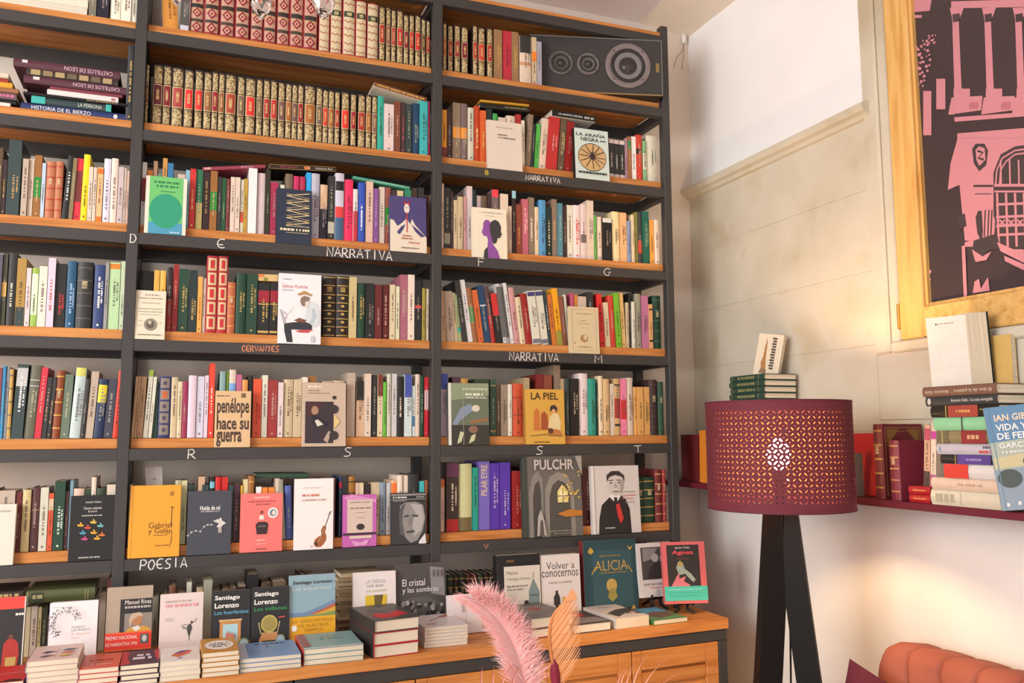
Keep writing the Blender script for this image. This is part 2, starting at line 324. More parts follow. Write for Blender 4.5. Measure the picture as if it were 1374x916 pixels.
def spine_book(x, y, z, w, h, d, col, opts, lean, where, ordinal, group):
    global BN; BN += 1; r_ = random.Random(BN * 17)
    st = next((o for o in opts if o[0] in 'ODWQGR'), 'F'); k = st[0]
    hard = k in 'ODWQGR' or (r_.random() < .4); bulge = min(.006, w * .16) if k in 'ODWGR' else (w * .10 if hard else 0.0)
    a = math.radians(lean)
    root = empty('hardback_book' if hard else 'paperback_book', (x, y + bulge, z + abs(math.sin(a)) * w / 2 + .0004), (0, a, 0))
    bands = [o for o in opts if o[0] == 'b']; extra = ''
    bookgeo(root, w, h, d, {'O': '3a2a22'}.get(k, col), bulge, hard)
    def S(nm, f0, f1, m, off=.0003, a0=.04, a1=.96):
        V, F = strip(w, bulge, h * (1 - f1), h * (1 - f0), off, a0, a1); return mesh(nm, V, F, m, root)
    yt = -bulge - .0009
    if k == 'O':
        lab = st.split(':')[1]; S('gilt_panel', .03, .31, M_GILT, .0003, .1, .9); S('gilt_panel', .69, .97, M_GILT, .0003, .1, .9); S('label_border', .325, .675, mat('cdb684', .5), .0003, .06, .94); S('spine_label', .34, .66, mat(lab, .5), .0006, .12, .88)
        marks(root, BN, 'd8bf84', h * .42, h * .17, w * .3, yt); desc = 'gilt hardback with ' + cname(lab) + ' label'
    elif k == 'D':
        S('spine_panel', .02, .94, mat('c29a86', .55, .12, 200), .0003, .08, .92); S('spine_label', .40, .48, mat('33302c'), .0006, .08, .92)
        S('spine_label', .70, .76, mat('4a4038'), .0006, .08, .92)
        for f in (.12, .28, .58, .86):
            g = B(); u = w * .34; v = w * .42
            for sc_, ii in ((1, 0), (.6, 1), (.3, 0)): g.add([(u * sc_, yt - .0002 * (3 - 2 * sc_), h * (1 - f)), (0, yt - .0002 * (3 - 2 * sc_), h * (1 - f) + v * sc_), (-u * sc_, yt - .0002 * (3 - 2 * sc_), h * (1 - f)), (0, yt - .0002 * (3 - 2 * sc_), h * (1 - f) - v * sc_)], [(0, 1, 2, 3)], ii)
            g.build('diamond_ornament', [mat('8e2434'), mat('d0aa92')], root)
        S('gold_line', .50, .51, M_GOLD, .0007); desc = 'diamond-ornamented pink and red hardback'
    elif k == 'W':
        S('spine_panel', .02, .95, mat('d2c4a0', .55, .08, 200), .0003, .06, .94); S('spine_label', .22, .32, mat('3a4438'), .0006, .08, .92); marks(root, BN, 'd8cf9c', h * .70, h * .06, w * .4, yt)
        g = B()
        for f in (.10, .40, .52, .64, .78, .9):
            V2, F2 = ribbon([(w * (-.42 + .84 * i / 8), h * (1 - f) + w * .09 * math.sin(i * math.pi / 2)) for i in range(9)], w * .06); g.add([(p.x, yt - .0002, p.y) for p in V2], F2)
        g.build('wavy_lines', mat('a84a4a'), root); desc = 'cream hardback with wavy red lines'
    elif k == 'Q':
        sq = st.split(':')[1]
        for i in range(5):
            S('spine_panel', .03 + .19 * i, .19 + .19 * i, mat('d6c094' if sq != '987' else '8a8076', .5), .0003, .12, .88)
            if sq != '987' or i == 1: S('spine_square', .055 + .19 * i, .165 + .19 * i, mat(sq if sq != '987' else 'c4623c', .5), .0006, .3, .7)
            else: S('spine_square', .08 + .19 * i, .14 + .19 * i, mat('4a4458', .5), .0006, .35, .65)
        desc = cname(col) + ' hardback with tooled squares'
    elif k == 'G':
        for f in (.02, .15, .30, .43, .56, .69, .82, .96): S('gold_line', f, f + .012, M_GOLD, .0005)
        for f in (.36, .49, .62, .75, .88):
            g = B(); g.add([(w * .14 * math.cos(i * math.pi / 6), yt, h * (1 - f) + w * .1 * math.sin(i * math.pi / 6)) for i in range(12)], [tuple(range(12))]); g.build('gold_ornament', M_GOLD, root)
        marks(root, BN, 'c9a85c', h * .74, h * .08, w * .4, yt); desc = 'gold-ornamented dark leather hardback'
    elif k == 'R':
        for f in (.08, .27, .46, .65, .84): S('raised_band', f, f + .022, mat(st.split(':')[1] if ':' in st else 'b08a58', .5), .0016)
        marks(root, BN, 'd8c8a0', h * .60, h * .12, w * .35, yt); desc = cname(col) + ' hardback with raised bands'
    else:
        for o in bands:
            f, hx = o[1:].split(':'); f0, f1 = [float(v) for v in f.split('-')]; S('spine_label', f0, f1, mat(hx, .5), .0003, .03, .97)
        if bands:
            hx = bands[0].split(':')[1]; extra = ' with ' + cname(hx) + ' spine panel'
        if 'N' not in opts:
            tx = next((o for o in opts if o[0] == 'S'), None)
            tc = next((o[2:] for o in opts if o[0] == 't'), contrast(col))
            if tx: _, s, f0, f1, hx = tx.split(':'); art(root, w, h, [('v', s.replace('_', ' '), .22, float(f0), .78, float(f1), hx)], loc=(-w / 2, -bulge - .0004, 0))
            else:
                L_ = r_.uniform(.3, .55); q = r_.uniform(.2, .38); marks(root, BN, tc, h * q, h * L_, min(w * .27, .0055), yt)
                if w > .022: marks(root, BN + 3, tc, h * (q + .08), h * L_ * .7, min(w * .16, .004), yt).location.x = w * .28
                if r_.random() < .4:
                    g = B(); s_ = min(w * .16, .0026); g.add([(-s_, yt, h * .05), (s_, yt, h * .05), (s_ * .8, yt, h * .05 + 2 * s_), (-s_ * .8, yt, h * .05 + 2 * s_)], [(0, 1, 2, 3)]); g.build('publisher_mark', mat(tc, .6, .03), root)
        desc = cname(col) + (' hardback' if hard else ' paperback') + extra
    if len(f'{desc}, {ordn(ordinal)} spine from left {where}'.split()) > 15: desc = desc.replace(' spine panel', ' panel') if len(desc.split()) < 6 else desc.split(' with ')[0]
    tag(root, f'{desc}, {ordn(ordinal)} spine from left {where}', 'book', group); return root
K4 = 320 / 1374
BAYX = {'A': (-0.72, -0.031), 'B': (0.001, 0.849), 'C': (0.881, 1.699)}
def row(bay, rk, where, parts):
    """parts: list of (origin_x, origin_y, 'x0 x1 top colour opts; ...') read off the enlarged photograph"""
    zs = RZ[rk] + PT + .0008 if rk < 7 else CT + .0008; ztop = RZ[rk - 1] - .036; L = []
    for ox, oy, s in parts:
        for e in s.split(';'):
            t = e.split()
            if not t: continue
            lean = next((float(o[1:]) for o in t[4:] if o[0] == 'L'), 0.0)
            y = .034 + random.uniform(0, .008)
            X0 = solve_x(ox + float(t[0]) * K4, y, zs); X1 = solve_x(ox + float(t[1]) * K4, y, zs)
            zt = solve_z(oy + float(t[2]) * K4, (X0 + X1) / 2, y); L.append([X0, X1, zt, t[3], t[4:], lean, y])
    L.sort(key=lambda q: q[0] + q[1]); lo, hi = BAYX[bay]; prev = lo; n = 0; done = []
    for i, (X0, X1, zt, col, opts, lean, y) in enumerate(L):
        X0 = max(X0, prev); X1 = min(X1, hi)
        if i + 1 < len(L) and L[i + 1][0] < X1: X1 = max((X1 + L[i + 1][0]) / 2, X0 + .007)
        if X1 - X0 < .006: X1 = X0 + .007
        if X1 > hi: continue
        w = (X1 - X0) * math.cos(math.radians(lean)) - .0008; h = min(zt, ztop) - zs
        h = max(.09, h) / math.cos(math.radians(lean)) - w * abs(math.tan(math.radians(lean))) * .5; d = min(.185, max(.10, h * .68)); prev = X1; n += 1
        done.append((spine_book((X0 + X1) / 2, y, zs, w, h, d, col, opts, lean, where, n, 'books shelved ' + where), n))
    if bay == 'A':          # the left bay runs out of the picture: count from the post
        for o, k in done: o['label'] = o['label'].replace(f', {ordn(k)} spine from left ', f', {ordn(n + 1 - k)} spine from right ')
def prism_book(name, parent_loc, rot, w, h, th, col, hard, pages=M_PAGE, spine_col=None):
    """book seen cover-on: cover faces -Y, spine on the left (-X), base at z = 0"""
    root = empty(name, parent_loc, rot); t = .0022 if hard else .0009
    g = B(); g.box((0, 0, 0), (w, t, h), 0, t * .3); g.box((0, th - t, 0), (w, th, h), 0, t * .3); g.box((0, t, 0), (t, th - t, h))
    m = mat(col, .42, .05); g.build('cover', m, root)
    if spine_col: bx('spine', (-.0012, .0003, .0005), (-.0002, th - .0003, h - .0005), mat(spine_col, .5), root)
    s = .003 if hard else .0008
    bx('page_block', (t, t + .0002, s), (w - s, th - t - .0002, h - s), pages, root); return root
def display(bay_rk, ox, oy, x0, x1, yt, col, arts, label, th=.016, lean=3.0, hard=False, yaw=0.0, spine=None, y0=None, base=None, group='books shown cover-out', k=K4):
    z = RZ[bay_rk] + .0006 if base is None else base; y = (.0195 - th if y0 is None else y0)
    X0 = solve_x(ox + x0 * k, y, z); X1 = solve_x(ox + x1 * k, y, z); zt = solve_z(oy + yt * k, (X0 + X1) / 2, y + .008)
    w = X1 - X0 - .0005; h = zt - z; a = math.radians(lean)
    r = prism_book('display_book', (X0, y, z + th * math.sin(abs(a)) + .0003), (-a, 0, math.radians(yaw)), w, h, th, col, hard, spine_col=spine)
    art(r, w, h, arts); tag(r, label, 'book', group); return r
def lying(x0, x1, zb, th, d, y, col, label, tilt=0.0, yaw=0.0, arts=None, hard=True, group=None, labelcol=None, cat='book'):
    """book lying flat with its spine toward the room"""
    w = x1 - x0; root = empty('lying_book', (x0, y, zb), (0, math.radians(tilt), math.radians(yaw))); t = .0022 if hard else .0009; g = B()
    g.box((0, 0, 0), (w, d, t), 0, t * .3); g.box((0, 0, th - t), (w, d, th), 0, t * .3)
    a = [(-.0 - (.12 * th if hard else 0) * math.sin(math.pi * i / 5), t + (th - 2 * t) * i / 5) for i in range(6)]
    V = [(0, p[0], p[1]) for p in a] + [(w, p[0], p[1]) for p in a] + [(0, p[0] + t, p[1]) for p in a] + [(w, p[0] + t, p[1]) for p in a]
    g.add(V, [(i, 6 + i, 7 + i, 1 + i) for i in range(5)] + [(12 + i, 13 + i, 19 + i, 18 + i) for i in range(5)] + [(i, i + 1, 13 + i, 12 + i) for i in range(5)] + [(6 + i, 18 + i, 19 + i, 7 + i) for i in range(5)])
    g.build('cover', mat(col, .45, .06), root); s = .003 if hard else .0008
    bx('page_block', (s, t + .0005, t), (w - s, d - s, th - t), M_PAGE, root)
    if arts: art(root, w, th, arts, 'spine_print', loc=(0, -.121 * th if hard else 0, 0))
    tag(root, label, 'book', group); return root
# ------------------------------------------------------------------ shelved rows
row('A', 1, 'on the top left shelf', [(0, 0, "508 552 -60 776; 556 625 -60 223; 632 690 -70 eed; 692 752 -70 fed; 752 808 -70 eed")])
row('B', 1, 'on the top middle shelf', [(180, 0, "165 255 -90 d94 L-4; 262 314 -60 555 b.86-1:ccd; 318 398 -95 9a3038 D; 400 487 -90 9a3038 D; 490 575 -85 9a3038 D; 578 662 -80 9a3038 D; 668 740 -70 9a3038 D; 742 815 -65 9a3038 D; 818 893 -60 9a3038 D; 893 972 -50 9a3038 D; 972 1055 -40 9a3038 D"),
 (400, 0, "117 180 -20 b0404a W; 183 250 -15 b0404a W; 255 328 -8 b0404a W; 330 392 5 b0404a W; 395 462 20 b0404a W; 465 500 35 322 O:a33; 503 533 40 322 O:965; 535 563 55 322 O:a44; 567 605 58 322 O:b33; 607 637 85 322 O:823; 640 668 85 322 O:b33; 672 708 88 322 O:c33; 710 735 108 322 O:643; 738 768 118 322 O:b33; 770 782 125 322 O:a86")])
row('C', 1, 'on the loudspeaker shelf', [(580, 0, "62 83 130 322 O:a53; 90 120 145 322 O:933; 128 162 145 322 O:933; 168 208 155 322 O:723; 234 262 145 322 O:a33; 265 306 158 322 O:c43; 316 350 162 322 O:a33; 357 404 172 975 t:c9a85c; 408 458 180 b34 t:823; 458 498 185 975 t:c9a85c; 505 573 206 dcb b0-.36:333 b.55-.62:c97 t:765; 575 603 215 cb9 b.3-.5:e83; 605 632 240 aab")])
row('A', 2, 'beside the lying castle books', [(0, 0, "720 772 255 3a3c40 t:c9a85c")])
row('B', 2, 'on the gilt shelf', [(180, 0, "58 76 368 322 O:643; 98 157 372 322 O:623; 157 206 378 322 O:823; 208 278 390 322 O:a44; 280 335 402 322 O:d33; 340 390 405 322 O:d33; 393 440 415 322 O:964; 440 478 413 322 O:923; 478 515 420 322 O:964; 517 583 428 322 O:a43; 587 632 440 322 O:765; 634 695 448 322 O:d33; 697 735 455 322 O:765; 738 778 458 322 O:a33; 780 820 463 322 O:b33; 823 865 473 322 O:755; 867 903 480 322 O:a63; 903 937 485 322 O:755; 938 972 488 322 O:923; 975 1042 492 322 O:a63; 1044 1082 503 322 O:765; 1082 1115 515 322 O:c43; 1115 1150 520 322 O:a63; 1152 1182 527 322 O:a33; 1190 1238 530 322 O:d33; 1244 1278 540 322 O:923; 1285 1330 543 322 O:a33; 1332 1364 548 322 O:a63"),
 (400, 0, "422 454 552 322 O:865; 456 492 555 3a9; 494 550 600 dcc; 552 588 585 743; 590 618 590 433 t:b56; 620 653 600 344; 656 698 595 246; 700 745 580 4bb; 748 778 585 935")])
row('C', 2, 'above small NARRATIVA lettering', [(580, 110, "55 84 160 d93 b.78-1:733; 84 115 175 433 t:99a; 117 162 120 876 b.43-.62:e93; 163 203 125 766 b.43-.62:e93; 205 240 148 ccb; 241 276 140 b42 t:ed9; 277 311 165 d63 t:ec6; 313 345 155 233; 350 378 182 4a5; 380 425 205 dcb; 430 480 195 dcb; 482 514 187 a33; 516 534 222 ddc; 536 572 185 876 L4; 562 584 240 233 L4; 585 610 240 5b5 L4; 610 650 208 dcb L5; 654 716 200 b33 L5 t:daa; 720 756 208 654 L5 t:cb8; 758 800 225 922 L5; 1020 1050 330 333 b0-.1:dcc b.9-1:dcc t:bbb; 1050 1080 335 333 b0-.1:dcc b.9-1:dcc t:bbb; 1080 1112 340 333 b0-.1:dcc b.9-1:dcc t:bbb; 1113 1128 325 a89; 1129 1150 315 964 b.1-.3:485; 1151 1177 315 eee; 1178 1214 305 c43 b.3-.42:322; 1216 1239 340 8b8 b.3-.7:ddc; 1241 1304 310 ddc t:776; 1306 1338 295 ddb b0-.35:389")])
row('A', 3, 'on left shelf before D', [(0, 170, "-60 -2 120 654; 0 26 190 322 t:c9a85c; 28 105 75 344 t:b96; 114 150 185 ba9; 150 182 185 cba; 183 226 165 963 b.35-.68:283; 227 250 210 bcd; 251 306 200 b75 R:b43; 307 350 200 b75 R:b43; 352 390 165 222 L3 t:ddd; 391 415 180 875 L2; 417 458 183 d34 b.2-.7:733 L1; 459 497 160 ed2 L1; 499 524 232 dcb; 525 547 235 dcb; 549 583 235 eb8 b.02-.12:e72 b.9-1:e72; 585 626 185 dde; 628 667 183 edc; 669 702 232 cbb; 703 718 240 cba; 719 745 255 dba")])
row('B', 3, 'on shelf lettered E', [(180, 170, "25 60 205 eee b.25-.62:a23; 62 95 250 d83; 97 122 198 ca8; 125 149 270 798; 151 178 182 c95; 180 214 210 37a; 240 284 275 cba; 286 310 250 8bc; 312 346 243 c33 t:ec8; 348 388 248 375 b.55-1:cb7; 390 428 258 322 t:a85; 430 472 255 963 b.35-.66:283; 474 498 290 333; 499 523 295 253; 525 546 300 733; 548 575 290 dcb; 576 604 292 dcb; 606 625 305 ddc b.6-.8:d54; 626 649 300 b94; 651 701 240 eee N; 703 748 268 dcc N; 750 778 250 332; 780 825 320 a35; 835 860 335 ddc; 865 908 272 765; 910 944 285 c36; 946 980 288 b35; 985 1014 265 3ae; 1016 1064 270 bbc; 1066 1111 335 223 b0-.45:db9; 1113 1152 285 333 b.72-.9:bba; 1154 1205 268 ccd b.12-.26:222 b.5-.66:d44 b.66-1:468 N; 1207 1258 305 e36; 1259 1286 360 ddd b.42-1:c34; 1288 1328 322 35b t:eef"),
 (350, 190, "604 644 230 dba; 646 676 270 859; 678 711 262 dcb; 713 747 265 954 b.35-.66:283; 750 780 280 433; 782 818 283 dc9; 825 865 278 386; 868 900 268 432; 905 938 265 333; 955 988 318 522")])
row('C', 3, 'on shelf lettered F G', [(590, 230, "10 24 70 dcb; 25 61 95 333 b.75-.92:998; 62 78 115 433; 79 102 165 dca; 103 136 145 cb9; 137 155 145 c99; 156 188 85 dcc; 190 212 105 233; 213 240 140 baa; 241 274 140 654 t:c96; 275 299 130 433; 300 340 105 766 b0-.12:e45; 350 396 130 dcb; 398 416 200 cba; 417 441 112 322 b0-.12:9cd; 442 473 190 843 t:d95; 474 512 160 b67 t:ebb; 513 547 150 876 t:edc; 549 573 205 dca; 575 614 165 59c; 616 646 205 233 t:dc9; 648 679 160 876 t:da7; 681 711 183 589; 712 734 198 433; 735 769 195 ddc; 771 813 195 edd t:c33; 815 849 190 dcc b.55-.7:766; 851 890 168 dcb; 892 908 252 6a5; 909 937 262 edc; 940 996 270 222 b0-.1:ddd; 998 1040 232 eda; 1042 1081 238 eb8; 1083 1106 285 89b; 1108 1127 250 dca; 1128 1143 235 884; 1145 1171 235 444 b.55-.8:c43; 1173 1210 230 265; 1213 1238 280 ea5; 1240 1270 280 edc; 1273 1294 285 d44; 1296 1312 240 dc9")])
row('A', 4, 'in bay beside CERVANTES', [(0, 320, "-60 -6 90 556; -4 25 85 443 b.4-.6:da5; 28 78 85 333 t:ccb; 80 134 115 a84 b.72-1:344; 136 165 170 dcc; 167 207 170 9b5 b.1-.8:dec; 209 258 160 ddc; 260 304 112 dcd t:b65; 307 368 145 222 t:c44; 371 425 130 257 t:9bd; 428 522 135 333 R:555; 530 590 152 347 t:eee; 592 614 138 999; 616 680 138 bda b.02-.1:d83; 682 716 132 cdb")])
row('B', 4, 'on the CERVANTES shelf', [(170, 320, "52 143 185 222 N; 145 179 183 eb5; 181 215 185 eb5; 221 255 165 322 b.5-1:933; 257 289 150 922; 291 347 175 243 t:b9a060; 349 399 182 233 t:b9a060; 401 429 220 ea5; 431 448 230 edc; 450 514 100 b02c34 Q:c43038; 516 573 102 b02c34 Q:c43038; 574 620 252 b64 R:c94; 623 682 200 243 t:b9a060; 684 747 205 243 t:b9a060; 749 818 255 222 b.15-.38:923 b.4-.42:c9a85c b.92-.96:c9a85c t:c9a85c; 820 868 255 222 b.15-.38:923 b.4-.42:c9a85c b.92-.96:c9a85c t:c9a85c; 1126 1203 215 2c2420 G; 1205 1277 218 2c2420 G; 1279 1322 222 cb8"),
 (400, 340, "336 384 170 243 t:b9a060; 386 438 172 222; 440 481 180 622 t:b98; 483 522 180 622 t:b98; 527 557 180 dca; 559 583 190 ddb; 585 628 123 a67; 630 669 123 edc; 671 710 155 222 b.42-.47:d44; 712 736 200 a94; 738 762 205 dcb")])
row('C', 4, 'on NARRATIVA M shelf', [(590, 350, "10 40 175 ca8 L-2; 41 84 175 ba9 L-3; 85 108 185 cb9 L-4; 109 130 195 9a7 b.7-.8:3a9 L-6; 131 161 115 333 L-8; 162 191 112 ddd L-8; 192 222 155 964 b.35-.65:485 L-8; 223 256 170 c63 L-8; 257 295 145 246 b.34-.36:ddd L-8; 297 325 155 a33 b.0-.5:544 L-8; 327 365 190 222 b0-.45:c33 L-8; 366 388 135 ccc b.05-.9:666 L-8; 389 408 135 999 b.05-.9:555 L-8; 409 430 130 ddd L-8; 431 465 155 c99 L-7; 466 497 210 dca L-7; 499 535 190 922 L-7; 537 583 175 ddc b.02-.1:447 b.9-.98:778 L-7; 585 628 172 ddc b.02-.1:447 b.9-.98:778 L-7; 629 646 175 344 t:ddd L-6; 647 675 195 c73 L-6; 677 712 160 ea2 b.75-1:994 L-6; 713 738 205 854 L-6; 739 755 195 ccb L-5; 757 778 185 b57; 780 800 195 c84; 802 848 205 cba; 852 888 180 333; 926 955 190 d33 t:322 L-4; 957 985 240 dca L-3; 987 1018 200 c43 L-3; 1020 1050 185 7b3 L-3; 1052 1075 185 db7 L-3; 1076 1094 240 cb9; 1095 1109 185 222; 1110 1130 235 ddc; 1131 1165 190 998; 1168 1207 200 b79; 1209 1231 250 da7 b.1-.14:333 b.8-.85:333; 1234 1282 200 243 R:465")])
row('A', 5, 'in bay beside letter R', [(0, 470, "-60 -8 100 955; -6 12 90 38b; 13 33 95 abc; 34 58 108 b95 R:765; 60 128 80 344 L2 b.05-.3:bbb t:ddd; 131 193 85 665 L3 b.2-.21:ccc b.28-.29:ccc; 195 234 98 c34 L3; 236 264 155 333 L3 t:b97; 265 290 155 333 L3 t:b97; 292 342 115 842 L2 R:c94; 344 394 138 676 L2; 396 458 100 bcc L3 b.0-.12:cc6; 460 486 165 333 L3; 488 533 122 ba9 L3; 536 590 165 235 L3 b.1-.4:dc3; 592 643 165 445 L3; 645 678 115 d43 L3")])
row('B', 5, 'on shelf lettered R', [(170, 470, "5 17 150 ca8 L2; 18 53 148 b97 L2; 54 90 150 b97 L2; 92 119 112 ddc b0-.1:9b4 L3; 121 142 153 ddc L3; 144 173 180 243 N; 175 245 150 2c3468 Q:987; 247 284 155 cb9; 285 312 180 dca; 313 344 180 935; 346 393 145 dcd N; 394 438 150 ccd; 440 463 145 dcd; 465 498 75 d43 t:edc; 525 560 122 8aa; 562 578 122 682; 580 620 112 dcb b.2-.5:7ad; 622 655 140 b68; 657 690 170 d95; 692 719 145 222; 721 771 165 d53 t:a22; 773 806 143 ddc; 808 864 172 933; 866 898 185 dcc; 900 953 168 cb9; 955 1003 168 cb9; 1005 1038 155 edc; 1040 1085 148 963; 1120 1180 178 ca9; 1182 1250 175 cb9; 1264 1313 130 ba9 N"),
 (400, 470, "332 378 178 db9 b0-.35:222; 380 418 135 dcb; 422 453 142 333; 456 486 140 dca b0-.35:732; 488 508 183 6b4; 510 534 135 ccb; 536 567 135 ccc; 569 607 150 222 t:edc; 611 654 140 cdd b0-.37:45a; 656 673 205 cdd b.6-.8:48b; 675 700 138 dcb; 702 724 145 243; 726 756 155 c23 b.22-.55:dcc")])
row('C', 5, 'on shelf lettered S T', [(590, 480, "5 48 92 bab b0-.25:45a; 72 118 110 534; 120 163 120 c94; 202 285 122 343; 290 327 125 354 b.1-.12:b96 b.9-.92:b96; 329 350 155 543; 352 393 155 987; 395 419 153 ddc; 421 484 148 c53 b.27-.28:422 b.6-.61:422; 486 520 115 a97; 558 600 95 722; 602 650 100 843; 660 698 42 876; 700 724 120 a97; 727 751 120 344; 753 805 120 222 t:cb9; 807 859 90 edd; 861 904 120 398; 905 917 145 344; 918 944 105 edb t:654; 946 982 122 db8; 984 1008 150 dcb; 1010 1043 120 ca7 b.35-.7:a33 b.1-.13:333 b.8-.84:333; 1045 1080 120 e8a b.38-.72:d33; 1082 1118 115 dcb; 1120 1144 168 da6; 1145 1177 168 da6; 1178 1213 168 da6; 1215 1262 125 433 R:544; 1264 1297 138 354 R:465; 1299 1330 160 ed7")])
row('A', 6, 'in bay beside POESIA', [(0, 600, "-90 -40 240 543; -38 70 250 ba9; 76 111 260 622; 113 162 245 cb8; 164 214 232 533 b.35-.36:b96; 216 264 232 ccb; 266 296 265 c53 b.1-.3:cb9; 298 360 195 243 t:cdc; 362 384 255 533; 386 406 192 79a; 408 470 238 dba; 472 508 240 343; 510 538 172 dcb; 540 598 235 343; 600 652 215 dcb")])
row('B', 6, 'on the POESIA shelf', [(160, 600, "44 60 220 ccb; 62 180 230 b98; 185 240 225 443; 242 305 228 cba; 310 343 190 bb9; 345 380 192 cc9; 386 422 215 344 t:b9a060; 424 462 170 ca8 L3; 466 506 215 344 t:b9a060; 510 540 180 222 b.05-.15:7bc; 543 577 172 c22 t:eee; 579 616 172 c22 t:eee; 618 650 218 344 t:b9a060; 652 688 215 423; 690 704 220 da3; 706 733 185 dc9; 735 770 165 963 R:c94; 780 812 228 eee; 815 848 232 e83; 850 890 232 e83; 893 918 180 cba; 922 960 185 998 L-4; 962 1000 220 56a L-3; 1020 1090 200 876; 1092 1160 190 743; 1162 1240 180 966; 1262 1284 165 346 b.1-.2:d35"),
 (380, 600, "328 368 165 333; 370 410 168 a73 R:432; 412 432 205 dba; 434 460 205 dca; 464 495 210 322 t:c33; 500 552 203 cb9; 555 588 203 89a; 590 618 205 ccc; 620 654 190 db9 b.05-.25:e73; 656 686 162 edc; 688 718 162 edc; 720 780 155 333; 785 811 195 4bb; 813 844 190 a64")])
row('C', 6, 'on shelf lettered V', [(590, 590, "5 28 228 dba b0-.15:d73; 36 109 135 3a2a24 b.82-1:a22 b0-.2:635 t:e8d8c0; 111 187 138 cc9 b.8-1:764 N; 189 222 160 298; 224 288 125 76b S:PILAR_EYRE:.05:.5:d8c49c; 290 344 135 53a t:c9b8d8; 346 408 130 53a t:c9b8d8; 418 478 180 922; 500 560 160 533; 562 640 150 443; 642 720 155 765; 722 815 165 543; 822 888 170 522; 900 980 190 433; 982 1060 200 643; 1062 1140 195 343; 1148 1178 220 243 R:b95; 1181 1243 215 243 R:b95; 1246 1288 170 733 R:c96; 1290 1326 172 a44 R:c96")])
# ------------------------------------------------------------------ cover-out books on the shelf ledges
display(2, 580, 110, 322, 522, 230, 'd8cfc4', [('d', .25, .12, .72, .145, 'b09890'), ('d', .3, .27, .58, .30, '7a6a64'), ('d', .3, .33, .8, .36, '7a6a64')], 'plain cream book shown cover-out above the yellow letter B')
display(2, 580, 110, 828, 1024, 275, 'c9dcd8', [('T', 'LA ARAÑA', .05, .07, .92, .15, '1c2020'), ('T', 'NEGRA', .18, .17, .72, .245, '1c2020'), ('d', .76, .20, .93, .23, '3a4040'), ('e', .5, .56, .42, .28, '3a3028'), ('e', .5, .56, .405, .265, 'c8a878')] +
  [('l', [(.5, .55), (.5 + .38 * math.cos(a), .55 + .24 * math.sin(a))], .022, '4a3a30') for a in (.1, .5, .95, 1.5, 2.1, 2.7, 3.2, 3.7, 4.2, 4.8, 5.3, 5.8)] + [('e', .5, .56, .07, .06, '3a2c2c'), ('e', .49, .49, .04, .03, '3a2c2c'), ('d', .08, .86, .9, .9, '2a3030')],
  'pale aqua book titled LA ARAÑA NEGRA with a spider in a tan disc', spine='1c1c1e', th=.019)
display(3, 180, 170, 56, 296, 292, 'e4dfce', [('r', .09, 0, .91, 1, '6cc070'), ('r', .09, .8, .91, 1, '4a98b8'), ('e', .5, .6, .40, .305, '2f9a76'), ('d', .2, .08, .85, .115, '2f7a50'), ('d', .25, .15, .78, .185, '2f7a50'), ('d', .35, .25, .72, .265, '3a8a5a'), ('d', .62, .955, .85, .975, 'dfe8e8')], 'green and blue book with a large teal circle on the cover')
z_ = [('l', [((.27 if i % 2 else .93), .06 + i * .068), ((.93 if i % 2 else .27), .06 + (i + 1) * .068)], .022, 'd8c494') for i in range(9)] + [('l', [((.93 if i % 2 else .27), .09 + i * .068), ((.27 if i % 2 else .93), .09 + (i + 1) * .068)], .012, 'b8a47c') for i in range(9)]
display(3, 180, 170, 818, 1022, 362, '2a3448', z_ + [('l', [(.27, .69), (.93, .69)], .014, 'd8c494'), ('d', .1, .735, .93, .775, 'e4d8b4'), ('l', [(.27, .81), (.9, .81)], .012, 'd8c494')], 'navy book with cream zigzag lacing on the cover', spine='242c3c')
display(3, 350, 190, 745, 956, 318, '4a4478', [('p', [(0, .43), (.1, .45), (.2, .55), (.3, .5), (.45, .4), (.55, .5), (.6, .4), (.68, .5), (.75, .55), (1, .72), (1, 1), (0, 1)], 'e2d8c6'),
  ('p', [(.18, .66), (.3, .55), (.42, .5), (.36, .6), (.26, .7)], '4a4478'), ('p', [(.58, .5), (.75, .58), (.96, .7), (.85, .72), (.68, .62)], '4a4478'), ('e', .455, .22, .075, .085, 'e8dcd0'), ('p', [(.38, .16), (.37, .07), (.43, .12), (.47, .12), (.54, .07), (.54, .16), (.46, .13)], 'b03448'),
  ('l', [(.455, .26), (.46, .65)], .03, 'c04450'), ('e', .43, .205, .012, .009, '333'), ('e', .485, .205, .012, .009, '333'), ('l', [(.42, .3), (.455, .27), (.49, .3)], .03, 'e8dcd0'), ('d', .33, .70, .6, .725, 'b87868'), ('d', .3, .75, .62, .775, 'b87868'), ('d', .5, .82, .8, .845, 'c88878'), ('d', .3, .92, .78, .94, '7a6a64')], 'purple and cream book with a pale crowned figure joining its hands')
hd = [(.28, .46), (.25, .5), (.29, .52), (.30, .56), (.40, .57), (.44, .63), (.42, .76), (.44, 1), (.78, 1), (.72, .85), (.58, .72), (.56, .60), (.58, .45), (.52, .28), (.44, .23), (.36, .25), (.31, .31), (.31, .38)]
hb = [(.82, .46), (.86, .52), (.82, .53), (.81, .58), (.72, .59), (.69, .68), (.6, .72), (.56, .64), (.5, .45), (.49, .35), (.55, .26), (.66, .22), (.77, .26), (.83, .36)]
display(3, 590, 230, 192, 391, 214, 'e6e0cc', [('d', .2, .08, .9, .10, '9a948c'), ('d', .35, .15, .65, .165, 'b4aca0'), ('p', [(.3, 1), (.33, .85), (.46, .75), (.5, 1)], '3a3a3e'), ('p', hd, '8a50a0'), ('p', hb, '3a3a3e')], 'cream book with purple and black head silhouettes above letter F')
